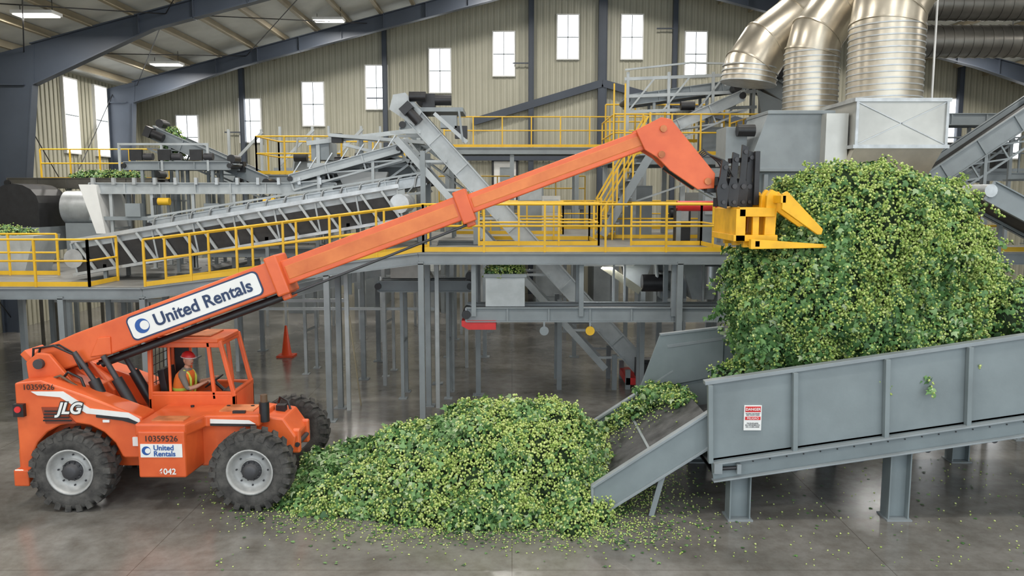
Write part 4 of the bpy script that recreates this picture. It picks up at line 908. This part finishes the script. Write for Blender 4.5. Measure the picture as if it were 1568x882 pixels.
def foliage(name,ells,nleaf,ncone,amp=.14,zmin=None,core=True,extra=None,lsize=(.06,.14),light=0.,sprigs=0,slen=(6,16),bias=None,cover=1.):
    e=empty(name); VV=[];FF=[]; o=0; ar=[]
    for i,(c,r) in enumerate(ells):
        V,F=blob(c,r,amp,5,1.5,zmin); VV.append((V-np.array(c))*.95+np.array(c)); FF.append(F+o); o+=len(V)
        a=V[F[:,0]];b_=V[F[:,1]];c_=V[F[:,2]]; nn=np.cross(b_-a,c_-a); A=np.linalg.norm(nn,axis=1)+1e-12; nn/=A[:,None]
        ar.append((V,F,nn,A))
    tot=sum(x[3].sum() for x in ar); P=[];N=[]
    NT=(nleaf+ncone)
    for i,(V,F,nn,A) in enumerate(ar):
        k=int(NT*cover*A.sum()/tot); idx=rng.choice(len(F),k,p=A/A.sum()); u=rng.random((k,2)); s=u.sum(1)>1; u[s]=1-u[s]
        p=V[F[idx,0]]+(V[F[idx,1]]-V[F[idx,0]])*u[:,:1]+(V[F[idx,2]]-V[F[idx,0]])*u[:,1:]; q=nn[idx]
        keep=np.ones(k,bool)
        for j,(c,r) in enumerate(ells):
            if j!=i: keep&=~inside(p,c,r)
        if zmin is not None: keep&=p[:,2]>zmin+.005
        P.append(p[keep]);N.append(q[keep])
    P=np.concatenate(P);N=np.concatenate(N)
    base=(P,N)
    P=P+N*(rng.uniform(-.03,.05,(len(P),1))+rng.exponential(.018,(len(P),1)))
    if sprigs:
        idx=rng.choice(len(P),sprigs); SP=[];SN=[]
        for i in idx:
            p=base[0][i];n=base[1][i]; d=n*.8+rng.normal(0,.5,3); d/=np.linalg.norm(d); k=rng.integers(*slen)
            t=np.arange(k)[:,None]*.022; q=p+d*t+np.array([0,0,-1.])*t**2*1.4+rng.normal(0,.018,(k,3)); SP.append(np.repeat(q,2,0)+rng.normal(0,.012,(2*k,3))); SN.append(np.tile(n,(2*k,1)))
        P=np.concatenate([P]+SP);N=np.concatenate([N]+SN)
    if extra is not None: P=np.concatenate([P,extra[0]]);N=np.concatenate([N,extra[1]])
    cl=np.array([noise.noise(Vector(p)*1.3)+.5*noise.noise(Vector(p)*4.) for p in P])
    pr=nleaf/NT-cl*.75
    if bias is not None: pr=pr+bias(P)
    isl=rng.random(len(P))<np.clip(pr,.10,.95)
    p=P[isl];n=N[isl]; sz=rng.uniform(*lsize,len(p)); v,f=instances(LT,LF,p,n,sz,.8,.55)
    lv=.10*np.array([noise.noise(Vector(q)*2.2) for q in p])
    t=np.clip(rng.normal(.45+light,.24,len(p))+lv*3,0,1); 
    if zmin is not None: v[:,2]=np.maximum(v[:,2],.002)
    mesh_np('leaves',v,f,np.repeat(t,9),LEAF,e)
    p=P[~isl];n=N[~isl]; p=p+n*.018+rng.normal(0,.015,p.shape); sz=rng.uniform(.034,.06,len(p)); v,f=instances(CT,CF,p,n,sz,1.5,.6)
    if zmin is not None: v[:,2]=np.maximum(v[:,2],.002)
    t=np.clip(rng.normal(.5+light,.26,len(p)),0,1); mesh_np('hop_cones',v,f,np.repeat(t,10),HOPC,e)
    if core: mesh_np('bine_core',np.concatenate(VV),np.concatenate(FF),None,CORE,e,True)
    return e
def strands(n,x0,x1,y0,y1,z0,L):
    P=[];N=[]
    for i in range(n):
        x=rng.uniform(x0,x1);y=rng.uniform(y0,y1);l=rng.uniform(*L);k=int(l/.014)
        z=z0+rng.uniform(-.1,.25)-np.arange(k)*.014; P.append(np.stack([x+np.sin(np.arange(k)*.07+i)*.04+rng.normal(0,.03,k),y+rng.normal(0,.03,k),z],1)); N.append(np.tile([-.3,-1,0.],(k,1)))
    return np.concatenate(P),np.concatenate(N)
bale=[((5.75,13.3,4.2),(1.45,1.35,1.15)),((5.05,13.2,3.35),(1.22,1.25,1.30)),((6.45,13.35,3.95),(1.2,1.3,1.15)),((6.0,13.1,3.0),(1.5,1.2,1.3)),((4.45,13.2,3.05),(.64,.9,.72)),((6.98,13.4,3.6),(.82,1.1,.98)),((4.95,13.2,4.45),(.62,.8,.62)),((4.9,13.1,2.5),(.9,.9,.7))]
S=[strands(60,3.80,4.9,12.2,13.8,2.8,(.3,1.05)),strands(40,4.9,7.2,11.85,12.25,3.4,(.3,.9)),strands(26,4.6,6.6,11.95,12.3,4.3,(.3,.8)),strands(14,7.1,7.7,12.2,13.2,3.1,(.2,.6)),strands(14,3.95,4.5,12.2,13.0,3.7,(.2,.6))]
foliage('hop_bine_bale',bale,42000,74000,extra=(np.concatenate([s[0] for s in S]),np.concatenate([s[1] for s in S])),amp=.23,sprigs=1100,slen=(7,24),light=.05,bias=lambda P:np.clip((3.4-P[:,2])*.16+(5.0-P[:,0])*.13,-.22,.42))
foliage('trough_hop_bines',[((8.6,13.1,2.7),(1.3,1.2,.75)),((7.6,13.,2.2),(1.6,1.2,.6)),((5.5,13,1.9),(2.,1.2,.4))],8000,11000,amp=.14,light=-.05,sprigs=120)
pile=[((.45,13.1,.0),(1.10,1.5,1.36)),((-.4,13.1,0),(1.3,1.55,1.34)),((-1.3,13.1,0),(1.5,1.5,1.0)),((-2.3,13.0,0),(1.4,1.4,.56)),((-3.0,12.9,0),(.9,1.1,.26)),((1.0,12.3,0),(.55,.75,.5)),((-.6,12.0,0),(2.2,.7,.35)),((.9,11.75,0),(.6,.5,.2))]
foliage('hop_bine_pile',pile,36000,54000,amp=.18,zmin=.0,light=.16,sprigs=700,slen=(4,13),bias=lambda P:np.clip((-.8-P[:,0])*.14,-.2,.35))
foliage('belt_hop_clumps',[((1.55,14.2,.5),(.36,.2,.13)),((1.95,14.25,.78),(.3,.14,.07)),((2.75,14.15,1.33),(.42,.24,.10)),((2.35,14.2,1.06),(.3,.18,.05)),((2.95,13.6,1.38),(.2,.3,.06))],1500,1700,amp=.05,sprigs=30,light=.12)
foliage('bin_hops',[((-.15,17.6,3.25),(.38,.34,.18))],900,900,amp=.04,light=.1)
foliage('kiln_feed_hops',[((-13.5,20.6,3.9),(1.2,.5,.16)),((-12.9,25.6,5.5),(1.2,.3,.16)),((-10.2,24.3,6.3),(.3,.3,.6))],2500,2500,amp=.06,light=.1)
n=4600
ang=rng.uniform(0,2*math.pi,n); rad=1+np.abs(rng.normal(0,.22,n))
px=-.9+np.cos(ang)*2.9*rad; py=13.0+np.sin(ang)*1.65*rad
n2=800; px=np.concatenate([px,rng.uniform(-4,9,n2)]); py=np.concatenate([py,rng.uniform(10.0,14.5,n2)])
n3=800; px=np.concatenate([px,rng.normal(1.3,.8,n3)]); py=np.concatenate([py,rng.normal(11.2,.35,n3)])
k=py<16; px=px[k];py=py[k]
pz=np.full(len(px),.012)
# a thin spread of loose hops lying on the sloping chute belt
m_=420; bx=1.35+1.65*rng.random(m_); by=14.35-np.abs(rng.normal(0,.55,m_)); kk=by>11.9; bx=bx[kk];by=by[kk]
px=np.concatenate([px,bx]);py=np.concatenate([py,by]);pz=np.concatenate([pz,.315+(bx-1.3)*.65])
p=np.stack([px,py,pz],1); nn=np.tile([0,0,1.],(len(p),1))
e=empty('loose_hop_debris'); sel=rng.random(len(p))<.3
v,f=instances(LT,LF,p[sel],nn[sel],rng.uniform(.03,.08,sel.sum()),0,.1); v[:,2]=np.maximum(v[:,2],.002); mesh_np('leaves',v,f,np.repeat(rng.random(sel.sum())*.9,9),LEAF,e)
v,f=instances(CT,CF,p[~sel],nn[~sel],rng.uniform(.02,.04,(~sel).sum()),0,.2); v[:,2]=np.maximum(v[:,2],.002); mesh_np('hop_cones',v,f,np.repeat(.4+.6*rng.random((~sel).sum()),10),HOPC,e)

# ---------------------------------------------------------------- camera
cd=bpy.data.cameras.new('camera'); cd.lens=28; cd.sensor_width=36; cd.clip_end=200
co=bpy.data.objects.new('camera',cd); col.objects.link(co); co.location=(0,0,4.9); co.rotation_euler=(math.radians(90-6.6),0,0)
scene.camera=co
